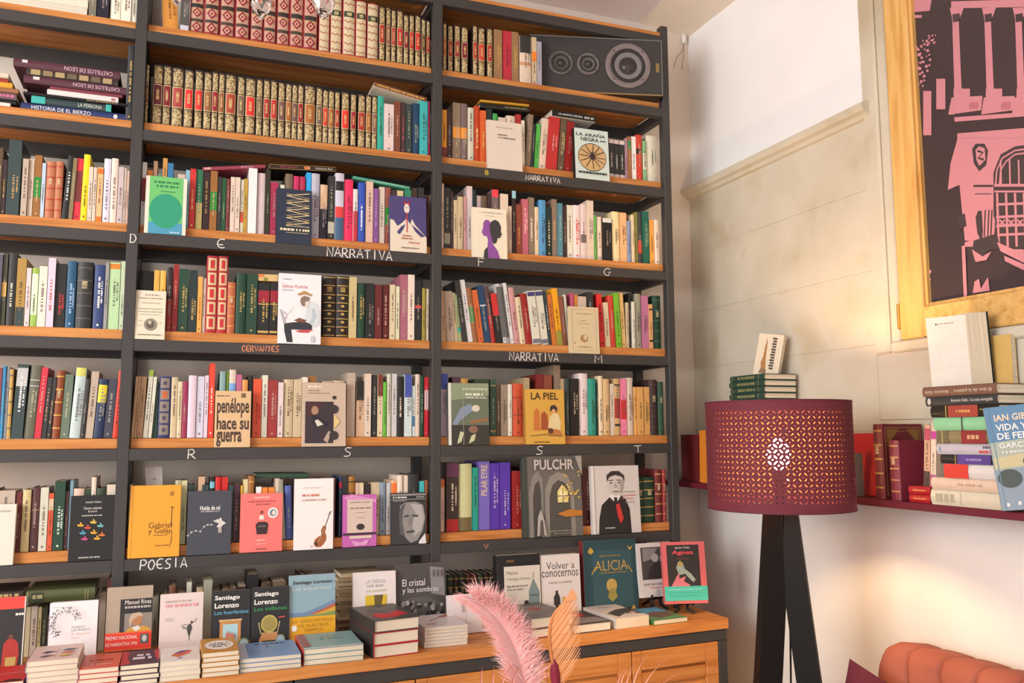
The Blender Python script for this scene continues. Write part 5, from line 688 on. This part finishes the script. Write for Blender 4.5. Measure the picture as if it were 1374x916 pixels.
for a, b, yt_, col, arts, lab in ((1251, 1346, 657, 'd0c8b4', [('d', .08, .25, .35, .75, 'a8a490'), ('l', [(.45, .1), (.45, .9)], .006, 'a8a490')], 'cream hardback at the bottom of the tall stack'),
  (1251, 1346, 640, 'd8c0ac', [('d', .4, .4, .75, .6, 'b89c8c')], 'peach hardback second from bottom of the tall stack'),
  (1269, 1344, 621, 'd4d0d0', [('r', 0, 0, .45, 1, 'd03c34')], 'red and white book, third from bottom of the tall stack'),
  (1263, 1344, 608, '2c2c2c', [('r', .3, 0, .85, 1, '54408c'), ('l', [(.27, 0), (.27, 1)], .01, 'c0b060'), ('l', [(.9, 0), (.9, 1)], .01, 'c0b060'), ('d', .45, .4, .7, .6, 'a898c8')], 'black book with purple label in the tall stack'),
  (1258, 1342, 593, 'bcb8c4', [('d', .76, .2, .97, .42, '5a5660'), ('d', .7, .6, .97, .82, 'd04c4c'), ('e', .06, .5, .02, .25, '8a9ab0')], 'lilac grey paperback with red lettering in the tall stack'),
  (1259, 1341, 575, '8a7c5c', [('r', 0, 0, .2, 1, '6c6448'), ('r', .42, 0, .82, 1, '8c2c30'), ('d', .52, .35, .74, .65, 'c8a078'), ('l', [(.1, 0), (.1, 1)], .02, 'b0a070')], 'marbled book with dark red label in the tall stack'),
  (1254, 1340, 557, '8cc89c', [('l', [(.47, 0), (.47, 1)], .02, '4a4a40')], 'mint green book tied with a dark cord in the tall stack'),
  (1250, 1341, 541, '28241e', [('r', .28, 0, .72, 1, 'a04438'), ('d', .4, .4, .62, .6, 'd0a05c'), ('l', [(.75, .4), (.95, .4)], .008, 'c0b060'), ('l', [(.25, 0), (.25, 1)], .012, 'c0b060')], 'black hardback with red label near the top of the stack'),
  (1243, 1339, 528, '3c3c3e', [('e', .06, .5, .025, .36, 'c8c8c4'), ('t', 'Antonio Gala - La casa sosegada', .38, .3, .95, .72, 'd8d4d0')], 'charcoal paperback second from the top of the stack'),
  (1239, 1338, 514, '7c5a4a', [], 'brown paperback with upside-down title, topmost lying in the stack')):
    zt = at_x((a + b) / 2, yt_ + 2, 1.80).z; X = 1.802; o = slie(a, b, z, max(.012, zt - z) - .0005, X, .135, col, arts, lab, 'tall stack on the wall shelf'); z = z + max(.012, zt - z)
w_ = abs(solve_y(1338, 1.802, z) - solve_y(1239, 1.802, z))
art(o, w_ * .9, .010, [('t', 'El don de la palabra    Antonio Gala', 0, 0, 1, 1, 'd8c8b8')], loc=(w_ * .95, -.0045, .016), rot=(0, math.pi, 0))
# thick book standing half open on the stack
ob = empty('open_book', (1.83, solve_y(1252, 1.83, z), z + .001), (0, dr(-3), 0)); hO = at_x(1270, 424, 1.83).z - z
g1 = bx('front_cover', (-.002, 0, 0), (.085, .0015, hO), mat('dcd4ca', .6), ob); g1.rotation_euler = (0, 0, dr(-56)); art(g1, .083, hO, [('d', .28, .09, .7, .11, 'a89c94'), ('r', .22, .09, .26, .12, '5a5450'), ('l', [(.6, .42), (.9, .44)], .006, 'b8aca0')], loc=(0, 0, 0))
pg = bx('page_block', (0, 0, .001), (.05, .105, hO * 1.02), M_PAGEV, ob); pg.location = (.046, -.072, 0); pg.rotation_euler = (0, 0, dr(-20))
bk = bx('back_cover', (0, 0, 0), (.0018, .11, hO * 1.03), mat('2a2c2a', .5), ob); bk.location = (.0955, -.0905, 0); bk.rotation_euler = (0, 0, dr(-20)); tag(ob, 'thick white-covered book standing half open on the tall stack', 'book')
yb_ = prism_book('yellow_book', (1.935, solve_y(1331, 1.935, z + .02), z + .0012), (0, 0, dr(-80)), .05, at_x(1338, 450, 1.935).z - z, .02, 'c8a45c', False); tag(yb_, 'small yellow book standing behind the half open one', 'book')
gb = prism_book('biography_book', (1.772, solve_y(1346, 1.772, ZS), ZS + .003), (dr(-6), dr(-6), dr(-48)), .155, .222, .03, '5a84a8', True, spine_col='8aa4b8')
art(gb, .155, .222, [('p', [(0, .35), (1, .3), (1, .62), (0, .66)], 'a8b0a0'), ('p', [(0, .5), (1, .42), (1, .56), (0, .6)], 'c4b890'), ('p', [(0, .62), (1, .56), (1, 1), (0, 1)], '8a98a8'), ('e', .16, .7, .15, .09, '4a5450'), ('e', .5, .55, .15, .07, '54584c'), ('l', [(.5, .6), (.5, .68)], .03, '4a4438'), ('l', [(.045, 0), (.045, 1)], .01, '7090a8'), ('T', 'IAN GIBSON', .1, .08, .72, .145, 'e8d0b8'), ('T', 'VIDA Y MUERTE', .1, .175, .95, .24, 'e4e4e4'), ('T', 'DE FEDERICO', .1, .26, .85, .325, 'e4e4e4'), ('T', 'GARCÍA LORCA', .1, .345, .9, .41, 'e4e4e4'), ('d', .12, .44, .5, .46, 'd8d8d8'), ('r', .06, .93, .1, .965, 'd8d8d8'), ('r', .2, .92, .24, .955, 'd8d8d8')])
tag(gb, 'blue IAN GIBSON book with trees, leaning at the right edge', 'book')
# ------------------------------------------------------------------ framed pink and black print in the window recess
XF = XW + .022; yL = -.765; zB = ZN - .002; FWD = .082; PW, PH = 1.0, 1.25
fp = empty('framed_print', (XF, yL, zB), (0, 0, -math.pi / 2))
bx('frame_side', (0, -.03, 0), (FWD, .02, PH + 2 * FWD), M_WOODV, fp, .004); bx('frame_side', (FWD + PW, -.03, 0), (2 * FWD + PW, .02, PH + 2 * FWD), M_WOODV, fp, .004)
bx('frame_rail', (FWD, -.03, 0), (FWD + PW, .02, FWD), M_WOODH, fp, .004); bx('frame_rail', (FWD, -.03, FWD + PH), (FWD + PW, .02, 2 * FWD + PH), M_WOODH, fp, .004)
lip = B(); lip.box((FWD, -.018, FWD), (FWD + .008, .0, FWD + PH)); lip.box((FWD + .008, -.018, FWD), (FWD + PW, .0, FWD + .008)); lip.build('frame_bead', M_WOODV, fp)
bx('print_panel', (FWD + .008, -.006, FWD + .008), (FWD + PW, .004, FWD + PH), mat('42373a', .35, .05), fp)
kn = B(); kn.lathe([(.012, .0002), (.006, .0006), (.0001, .0007)], 14, (FWD + .155, -.03, .032), 0, 'y'); kn.build('wood_knot', mat('5a3a20', .6), fp)
def ppx(ox, oy):
    def f(x, y):
        p = at_x(ox + x / 4.163, oy + y / 4.163, XF - .006); return ((yL - p.y - FWD - .008) / (PW - .008), 1 - (p.z - zB - FWD - .008) / (PH - .008))
    return f
c1 = ppx(1190, 0); c2 = ppx(1190, 200); PK = 'c48490'; DK = '42373a'; pr = []
def pg_(f, pts, h=PK): pr.append(('p', [f(*p) for p in pts], h))
def rc_(f, x0, y0, x1, y1, h=PK): pg_(f, [(x0, y1), (x1, y1), (x1, y0), (x0, y0)], h)
pg_(c1, [(98, -300), (900, -300), (900, -20), (360, 0), (250, 0), (240, 60), (105, 72), (98, -10)]); rc_(c1, 108, 84, 195, 100)
pg_(c1, [(255, -300), (360, -300), (345, 20), (300, 60), (250, 70)], DK)
pg_(c1, [(360, 8), (900, -8), (900, 38), (360, 46)])
for x in (360, 540, 712, 880):        # columns with capitals and bases
    pg_(c1, [(x - 8, 45), (x + 70, 42), (x + 58, 80), (x + 42, 110), (x + 58, 500), (x + 18, 500), (x + 6, 110), (x, 80)]); rc_(c1, x + 14, 495, x + 105, 545); pg_(c1, [(x + 2, 545), (x + 175, 535), (x + 168, 615), (x - 12, 640)])
    for k in range(5): pr.append(('l', [c1(x + 6 + k, 85 + 9 * k), c1(x + 48, 78 + 9 * k)], .004, DK))
    for k in range(3): pr.append(('e', *c1(x + 110 + 16 * k, 590), .006, .008, 'b06c7a'))
pg_(c1, [(378, 655), (900, 618), (900, 640), (380, 680)]); pg_(c1, [(395, 745), (900, 705), (900, 960), (640, 940), (355, 960), (395, 800)])
rc_(c1, 278, 440, 328, 610); rc_(c1, 205, 508, 250, 755); pg_(c1, [(142, 555), (178, 550), (165, 590), (175, 760), (160, 765)]); pg_(c1, [(345, 640), (360, 560), (378, 560), (378, 640)]); pg_(c1, [(160, 775), (200, 770), (195, 800), (165, 805)]); pg_(c1, [(112, 170), (165, 168), (150, 235), (118, 240)])
for i in range(120):                 # foliage of the tree
    q = random.Random(i); x = 120 + q.random() * 125; y = 220 + q.random() * 290; s = 4 + 8 * q.random()
    if x < 245 - abs(y - 330) * .25: pg_(c1, [(x, y), (x + s, y - s * .8), (x + 1.6 * s, y + s * .5), (x + .4 * s, y + s)], PK if q.random() < .85 else DK)
for i in range(22): q = random.Random(i + 500); x = 230 + q.random() * 40; y = 195 + q.random() * 50; pg_(c1, [(x, y), (x + 8, y - 6), (x + 9, y + 6)])
pg_(c2, [(165, 0), (185, 0), (195, 60), (185, 120), (170, 115)]); pg_(c2, [(400, -60), (900, -60), (900, 620), (760, 590), (620, 520), (530, 525), (440, 510), (420, 300), (410, 200), (345, 228), (360, 80)])
pg_(c2, [(480, 0), (500, -30), (550, -30), (570, 10), (560, 90), (520, 125), (490, 80)], DK); pg_(c2, [(500, 5), (520, -15), (550, -5), (555, 60), (520, 95), (505, 60)], PK); pr.append(('l', [c2(510, 10), c2(540, 20), c2(515, 50), c2(545, 60)], .006, DK))
pg_(c2, [(600, 560), (600, 130), (640, 30), (720, -15), (800, -25), (900, 0), (900, 600), (760, 560)], DK)
for r_ in (0, 22): pr.append(('l', [c2(612 + r_, 200), c2(618 + r_, 120), c2(650 + r_ * .8, 50 + r_), c2(720, 8 + r_), c2(800, -2 + r_), c2(880, 10 + r_)], .004, PK))
rc_(c2, 605, 195, 900, 210); rc_(c2, 605, 232, 900, 242)
for x in (640, 690, 740, 790, 840): pr.append(('l', [c2(x, 60), c2(x + 3, 195)], .004, PK)); pr.append(('l', [c2(x - 20, 245), c2(x - 10, 545)], .006, PK))
for y in (310, 380, 430, 480): pr.append(('l', [c2(615, y), c2(900, y - 12)], .006, PK))
for x in (650, 700, 750): pr.append(('l', [c2(x - 16, 395), c2(x + 14, 425)], .004, PK)); pr.append(('l', [c2(x + 14, 395), c2(x - 16, 425)], .004, PK))
rc_(c2, 488, 200, 598, 212, DK); rc_(c2, 495, 248, 590, 253, DK); pg_(c2, [(500, 380), (515, 345), (535, 345), (545, 420), (535, 520), (510, 470)], DK); pg_(c2, [(535, 345), (560, 310), (590, 340), (610, 400), (605, 480), (545, 510)], PK)
for x in (555, 575, 592): pr.append(('l', [c2(x, 340), c2(x - 6, 490)], .004, DK))
pg_(c2, [(390, 380), (440, 360), (450, 430), (410, 450)], DK); pg_(c2, [(430, 530), (620, 470), (640, 560), (580, 560), (520, 640), (470, 590)], DK); pg_(c2, [(620, 520), (900, 640), (900, 700), (640, 570)], PK); pg_(c2, [(660, 595), (900, 700), (900, 740), (665, 625)], PK); pg_(c2, [(480, 560), (540, 600), (590, 570), (560, 620), (500, 630)], PK); pg_(c2, [(440, 520), (490, 510), (485, 545), (440, 545)], PK)
pr.append(('l', [c2(432, 540), c2(445, 850)], .01, PK)); pg_(c2, [(495, 740), (520, 725), (530, 780), (570, 715), (580, 790), (485, 805)], PK); pg_(c2, [(222, 680), (255, 675), (250, 695), (222, 700)], PK); rc_(c2, 215, 722, 250, 732)
art(fp, PW - .008, PH - .008, pr, 'print', loc=(FWD + .008, -.0062, FWD + .008), step=.000012)
hg = B(); hg.box((-.006, -.034, .03), (.002, -.02, .10), 0, .002); hg.build('hinge', mat('c8a050', .3, .1, 30, .6), fp)
tag(fp, 'pine-framed pink and black print of a columned building', 'picture')
# ------------------------------------------------------------------ lamp
lx, ly = 1.563, -.74; lamp = empty('floor_lamp', (lx, ly, 0)); SR = .1815; SZ0, SZ1 = .706 + ZO, .9745 + ZO
M_SH = mat('6a2833', .75, .06, 120); NC = 84; NR = 17; pu = 2 * math.pi * SR / NC; z0 = SZ0 + .019; z1 = SZ1 - .022; pv = (z1 - z0) / NR
def cyl(u, v): a = u / SR; return (SR * math.cos(a), SR * math.sin(a), v)
sh = B()
for i in range(NC):
    for j in range(NR):
        x0 = i * pu; y0 = z0 + j * pv; flip = (i + j) % 2
        mp = (lambda a, b: cyl(x0 + a * pu, y0 + b * pv)) if not flip else (lambda a, b: cyl(x0 + (1 - a) * pu, y0 + b * pv))
        c = .10; A_, t1, m1, m2, t2, B_ = (0, 0), (.22, .22), (.34, .46), (.54, .66), (.78, .78), (1, 1)
        up = [A_, t1, m1, m2, t2, B_, (c, 1), (0, 1 - c)]; f = tuple(range(8)); sh.add([mp(*p) for p in up], [f if flip else f[::-1]])
        lo = [(b, a) for a, b in up]; sh.add([mp(*p) for p in lo], [f[::-1] if flip else f])
sh_o = sh.build('lamp_shade', M_SH, lamp)
mesh('shade_lining', [(x * .992, y * .992, z) for x, y, z in sh.V], sh.F, mat('8c5630', .8, .04), sh_o)
for a, b in ((SZ0, z0), (z1, SZ1)): B().lathe([(SR, a), (SR, b)], NC).build('shade_border', M_SH, sh_o)
for zz in (SZ0, SZ1): B().lathe([(SR - .0015, zz - .0015), (SR + .001, zz - .0015), (SR + .001, zz + .0015), (SR - .0015, zz + .0015), (SR - .0015, zz - .0015)], 48).build('shade_rim', mat('5e2030', .7), sh_o)
BZ = .838 + ZO
bm_ = bpy.data.materials.new('lit_bulb'); bm_.use_nodes = True; nt, N, L, b = nodes(bm_); b.inputs['Emission Color'].default_value = (1, .66, .30, 1); b.inputs['Emission Strength'].default_value = 400; b.inputs['Base Color'].default_value = (1, .9, .8, 1)
B().lathe([(.0001, -.034), (.016, -.031), (.027, -.02), (.031, 0), (.027, .018), (.018, .03), (.013, .042), (.0001, .043)], 20, (0, 0, BZ)).build('bulb', bm_, lamp, True)
B().lathe([(.015, -.06), (.017, -.06), (.017, -.036), (.015, -.034), (.0001, -.034)], 16, (0, 0, BZ)).build('socket', M_BLACKMETAL, lamp)
sp_ = B()
for k in range(3): a = k * 2 * math.pi / 3; sp_.tube([(.016 * math.cos(a), .016 * math.sin(a), BZ - .055), (SR * .99 * math.cos(a), SR * .99 * math.sin(a), BZ - .055)], .0016, 6)
sp_.build('shade_spider', M_BLACKMETAL, lamp)
B().tube([(0, 0, SZ0 + .002), (0, 0, BZ - .056)], .012, 12).build('stem', M_BLACKMETAL, lamp)
vd = Vector((.62, .78, 0)); rd = Vector((.78, -.62, 0)); M_LEG = mat('100e0d', .55, .1, 20, 0.0, .25)
for dv, wd in ((rd * -.92 - vd * .40, .030), (rd * .98 - vd * .1, .030), (rd * -.86 + vd * .5, .030)):
    dv = dv.normalized(); sd = Vector((-dv.y, dv.x, 0)); g = B(); V = []
    for zz, rr_, hw in ((SZ0 + .012, .010, .018), (.30 + ZO, .050, .018), (0.0, .136, .018)):
        c = dv * rr_; th_ = dv * .029; s_ = sd * hw
        V += [c - s_ - th_ + Vector((0, 0, zz)), c + s_ - th_ + Vector((0, 0, zz)), c + s_ + th_ + Vector((0, 0, zz)), c - s_ + th_ + Vector((0, 0, zz))]
    F = [(3, 2, 1, 0), (8, 9, 10, 11)] + [(4 * k + i, 4 * k + (i + 1) % 4, 4 * k + 4 + (i + 1) % 4, 4 * k + 4 + i) for k in range(2) for i in range(4)]
    g.add(V, F); g.build('leg', M_LEG, lamp)
B().tube([(.0, .0, SZ0), (.008, -.01, .45 + ZO), (.0, -.01, .2 + ZO), (.01, -.02, .003)], .0028, 6).build('power_cord', M_BLACKMETAL, lamp)
tag(lamp, 'lit tripod floor lamp with a perforated burgundy drum shade', 'lamp')
# ------------------------------------------------------------------ sofa and cushion
so = empty('sofa', (1.84, -.775, 0)); ZT = .367 + ZO; M_SAL = ramp_mat('salmon_velvet', (1, 1, 1), [(0.3, '9a5646'), (0.7, 'ac6452')], 0.85, 6, 4, 0.03)
y = 0.0; k = 0
while y > -1.75:
    wch = .098; g = B(); V = []; F = []; ring_ = []
    for i in range(9):
        t = i / 8; yy = y - wch * t; bul = .010 * math.sin(math.pi * t) ** .5; zz = ZT - .004 * (1 - math.sin(math.pi * t) ** .4)
        if k == 0 and i < 4: zz -= .05 * (1 - i / 4) ** 2
        V += [(-.02 - bul, yy, .25), (-.02 - bul, yy, zz - .03), (-.010 - bul * .6, yy, zz - .008), (.02, yy, zz), (.10, yy, zz - .012), (.11, yy, zz - .05), (.11, yy, .25)]
    for i in range(8): F += [(7 * i + j, 7 * i + j + 1, 7 * i + 8 + j, 7 * i + 7 + j) for j in range(6)]
    F += [tuple(range(6, -1, -1)), tuple(range(56, 63))]; mesh('back_channel', V, F, M_SAL, so, None, True); y -= wch; k += 1
bx('seat_cushion', (-.62, y, .28), (-.045, -.15, .43), M_SAL, so, .03); bx('base', (-.60, y, .10), (.10, -.15, .275), M_SAL, so, .01); bx('back_base', (-.015, -.149, .10), (.10, 0, .249), M_SAL, so, .005)
for a in (-.57, .06):
    for c in (-.2, y + .05): B().tube([(a, c, .1), (a, c, 0)], [.02, .014], 12).build('leg', M_WOOD, so)
tag(so, 'salmon pink channel-backed sofa at the lower right', 'sofa')
cu = empty('cushion', (1.70, -1.0, .435)); g = B(); n = 14; V = []; F = []
for sgn in (1, -1):
    for i in range(n + 1):
        for j in range(n + 1):
            u = 2 * i / n - 1; v = 2 * j / n - 1; e = (1 - u ** 4) * (1 - v ** 4); pin = 1 - .10 * (1 - abs(u) ** 2 * abs(v) ** 2) * max(abs(u), abs(v)) ** 3
            V.append((.19 * u * pin, sgn * (.055 * max(0, e) ** .6), .19 * v * pin))
o_ = (n + 1) ** 2
for s_ in (0, 1):
    for i in range(n):
        for j in range(n): q = (s_ * o_ + i * (n + 1) + j, s_ * o_ + (i + 1) * (n + 1) + j, s_ * o_ + (i + 1) * (n + 1) + j + 1, s_ * o_ + i * (n + 1) + j + 1); F.append(q if s_ else q[::-1])
cc = mesh('cushion_cover', V, F, mat('5c1c30', .8, .1, 60), cu, None, True); cc.rotation_euler = (dr(-16), dr(16), dr(-66)); from mathutils import Euler
cc.location = at_x(1140, 883, 1.70) - Vector(cu.location) - (Euler(cc.rotation_euler).to_matrix() @ Vector((-.19, 0, .19)))
tag(cu, 'burgundy cushion on the sofa in front of the salmon back', 'cushion')
# ------------------------------------------------------------------ foreground: dried plumes in a vase on a cafe table
def fg(px, py, zd=1.4): return CP + ray(px, py) * zd
vc = fg(770, 1030, 1.42); VX, VY = vc.x, vc.y; RIM = vc.z
tb = empty('cafe_table', (VX, VY, 0)); B().lathe([(.0001, .575), (.30, .575), (.305, .585), (.305, .598), (.30, .605), (.0001, .605)], 40).build('table_top', M_WOOD, tb); B().tube([(0, 0, .575), (0, 0, .02)], .025, 14).build('pedestal', M_DARK, tb); B().lathe([(.0001, 0), (.2, 0), (.2, .012), (.05, .02), (.0001, .022)], 32).build('foot', M_DARK, tb); tag(tb, 'small round table carrying the vase of plumes', 'table')
vs = empty('vase', (VX, VY, .606)); hv = RIM - .606; B().lathe([(.0001, 0), (.05, 0), (.07, hv * .3), (.06, hv * .7), (.04, hv * .92), (.045, hv), (.04, hv), (.035, hv * .9), (.055, hv * .5), (.0001, .01)], 28).build('vase_body', mat('d8d0c8', .3), vs, True); tag(vs, 'white vase holding the dried plumes', 'vase')
def stem_thing(name, pts, rad, m, label, cat):
    r = empty(name, (VX, VY, RIM - .1)); off = Vector(r.location); P = [Vector((VX, VY, RIM - .12))] + [Vector(p) for p in pts]; B().tube([p - off for p in P], rad, 6).build('stem', m, r); tag(r, label, cat); return r, off
def bez(P, t):
    P = list(P)
    while len(P) > 1: P = [P[i].lerp(P[i + 1], t) for i in range(len(P) - 1)]
    return P[0]
pts = [fg(706, 930), fg(702, 890), fg(690, 850), fg(668, 822), fg(640, 806)]
pl, off = stem_thing('pink_plume', [bez(pts, i / 10) for i in range(11)], .0015, mat('f0b0b0', .6), 'fluffy pink feather plume in front of the worktop', 'plume')
g = B(); q = random.Random(2)
for i in range(5200):
    t = q.random() ** .8; p = bez(pts, t); tn = (bez(pts, min(1, t + .03)) - bez(pts, max(0, t - .03))).normalized()
    side = q.choice((-1, 1)); across = (RT * side + FW * q.uniform(-.9, .9)).normalized(); ln = q.uniform(.025, .07) * (1 - .3 * t)
    d = (tn * q.uniform(.5, 1.0) + across * q.uniform(.3, 1.0)).normalized(); e = p + d * ln * .6 + across * .002; e2 = p + d * ln + Vector((0, 0, -q.uniform(0, .014))); w = FW.cross(d).normalized() * q.uniform(.0004, .0008)
    g.add([p - w - off, p + w - off, e + w * .8 - off, e - w * .8 - off, e2 - off], [(0, 1, 2, 3), (3, 2, 4)], 0 if q.random() < .8 else 1)
o = g.build('barbs', [mat('f6bcbc', .8, .05), mat('f0d2d2', .8, .05)], pl); o['kind'] = 'stuff'
pts = [fg(752, 935), fg(742, 890), fg(730, 850), fg(732, 822), fg(764, 806)]
pf, off = stem_thing('palm_frond', [bez(pts, i / 12) for i in range(13)], .0028, mat('c8804c', .6), 'dried orange palm frond with slanting strips', 'frond')
for i in range(42):
    t = .06 + .94 * i / 41; p = bez(pts, t); k = math.sin(math.pi * min(1, .22 + t * .75)); d = (RT * .62 + UP * (.95 - .75 * max(0, t - .72) * 3)).normalized(); ln = .076 * k + .008
    nrm = FW * .9; w = (FW * .3 + RT * -.8 * .5 + UP * .4).cross(d).normalized() * 0 + (RT * .84 - UP * .5).normalized() * .0013; e = p + d * ln * .55 - FW * .006; e2 = p + d * ln - FW * .002
    mesh('leaflet', [p - w - off, p + w - off, e + w - off, e - w - off, e2 + w * .3 - off, e2 - w * .3 - off, (p + e) / 2 + FW * .0012 - off], [(0, 1, 2, 3), (3, 2, 4, 5), (0, 6, 1), (1, 6, 2), (2, 6, 3), (3, 6, 0)], mat('e0a070' if i % 3 else 'cc8450', .6), pf)
mp2, off = stem_thing('maroon_spike', [fg(748, 940), fg(746, 915)], .002, mat('6a2a34', .6), 'slim maroon bunny-tail spike beside the orange frond', 'dried plant')
B().tube([fg(748, 926) - off, fg(746, 915) - off, fg(744.5, 903) - off, fg(744, 891) - off, fg(744, 884) - off], [.002, .0075, .0085, .006, .0008], 12).build('seed_head', mat('82243c', .85, .2, 300), mp2, True)
for i, P in enumerate((((846, 940), (848, 905), (868, 878)), ((856, 940), (866, 905), (893, 885)), ((872, 940), (886, 912), (914, 902)), ((836, 940), (838, 915), (850, 891)), ((830, 940), (830, 912), (843, 893)), ((826, 940), (824, 918), (837, 897)), ((664, 945), (659, 915), (663, 894)), ((648, 945), (644, 915), (647, 895)), ((672, 945), (668, 905), (694, 888)), ((686, 945), (684, 908), (702, 890)), ((690, 945), (700, 915), (722, 898)))):
    PP = [fg(*p, 1.38) for p in P]; bl, off = stem_thing('dried_blade', [PP[0]], .0016, mat('c08868', .6), ('copper blade of dried grass, ' + ordn(i + 1) + ' of the fan right of the orange frond') if i < 6 else ('rosy curled blade of dried grass, ' + ordn(i - 5) + ' at the foot of the pink plume'), 'dried plant'); V = []; F = []
    for k in range(9): p = bez(PP, k / 8) - off; w = (RT + UP * .3).normalized() * (.0022 * (1 - (k / 8) ** 2) + .0003); V += [p - w, p + FW * .0015, p + w]
    for k in range(8): F += [(3 * k, 3 * k + 1, 3 * k + 4, 3 * k + 3), (3 * k + 1, 3 * k + 2, 3 * k + 5, 3 * k + 4)]
    mesh('blade', V, F, mat('d8987c' if i < 6 else 'd08c80', .5), bl); bl['group'] = 'dried grass blades'
# ------------------------------------------------------------------ crystal drops hanging near the camera
gm = bpy.data.materials.new('crystal_glass'); gm.use_nodes = True; nt, N, L, b = nodes(gm); b.inputs['Transmission Weight'].default_value = 1; b.inputs['Roughness'].default_value = .02; b.inputs['IOR'].default_value = 1.6; b.inputs['Base Color'].default_value = (1, .98, .95, 1)
nz = N.new('ShaderNodeTexNoise'); nz.inputs['Scale'].default_value = 3; bpn = N.new('ShaderNodeBump'); bpn.inputs['Strength'].default_value = .02; L.new(nz.outputs['Fac'], bpn.inputs['Height']); L.new(bpn.outputs[0], b.inputs['Normal'])
for px, s, lab in ((350, 1.0, 'left of the two large faceted crystal drops hanging at the top'), (434, 1.1, 'right of the two large faceted crystal drops hanging at the top'), (236, .5, 'small crystal bead hanging above the orange tan book')):
    p = fg(px, 28 if s > .6 else 8, 1.3); c = empty('crystal_drop', p); g = B(); V = [(0, 0, 0)]; n = 8
    for k, (r, h) in enumerate(((.010, .012), (.0165, .026), (.012, .040), (.005, .052))): V += [(r * s * math.cos((j + .5 * (k % 2)) * 2 * math.pi / n), r * s * math.sin((j + .5 * (k % 2)) * 2 * math.pi / n), h * s) for j in range(n)]
    F = [(0, 1 + (j + 1) % n, 1 + j) for j in range(n)]
    for k in range(3):
        a = 1 + k * n; b_ = a + n
        for j in range(n):
            if k % 2 == 0: F += [(a + j, a + (j + 1) % n, b_ + j), (a + (j + 1) % n, b_ + (j + 1) % n, b_ + j)]
            else: F += [(a + j, b_ + (j + 1) % n, b_ + j), (a + j, a + (j + 1) % n, b_ + (j + 1) % n)]
    F.append(tuple(1 + 3 * n + j for j in range(n))); g.add(V, F); g.build('crystal', gm, c); B().tube([(0, 0, .05 * s), (0, 0, ZC - p.z)], .0006, 6).build('wire', mat('b0a080', .4), c); tag(c, lab, 'crystal', 'hanging crystal drops')
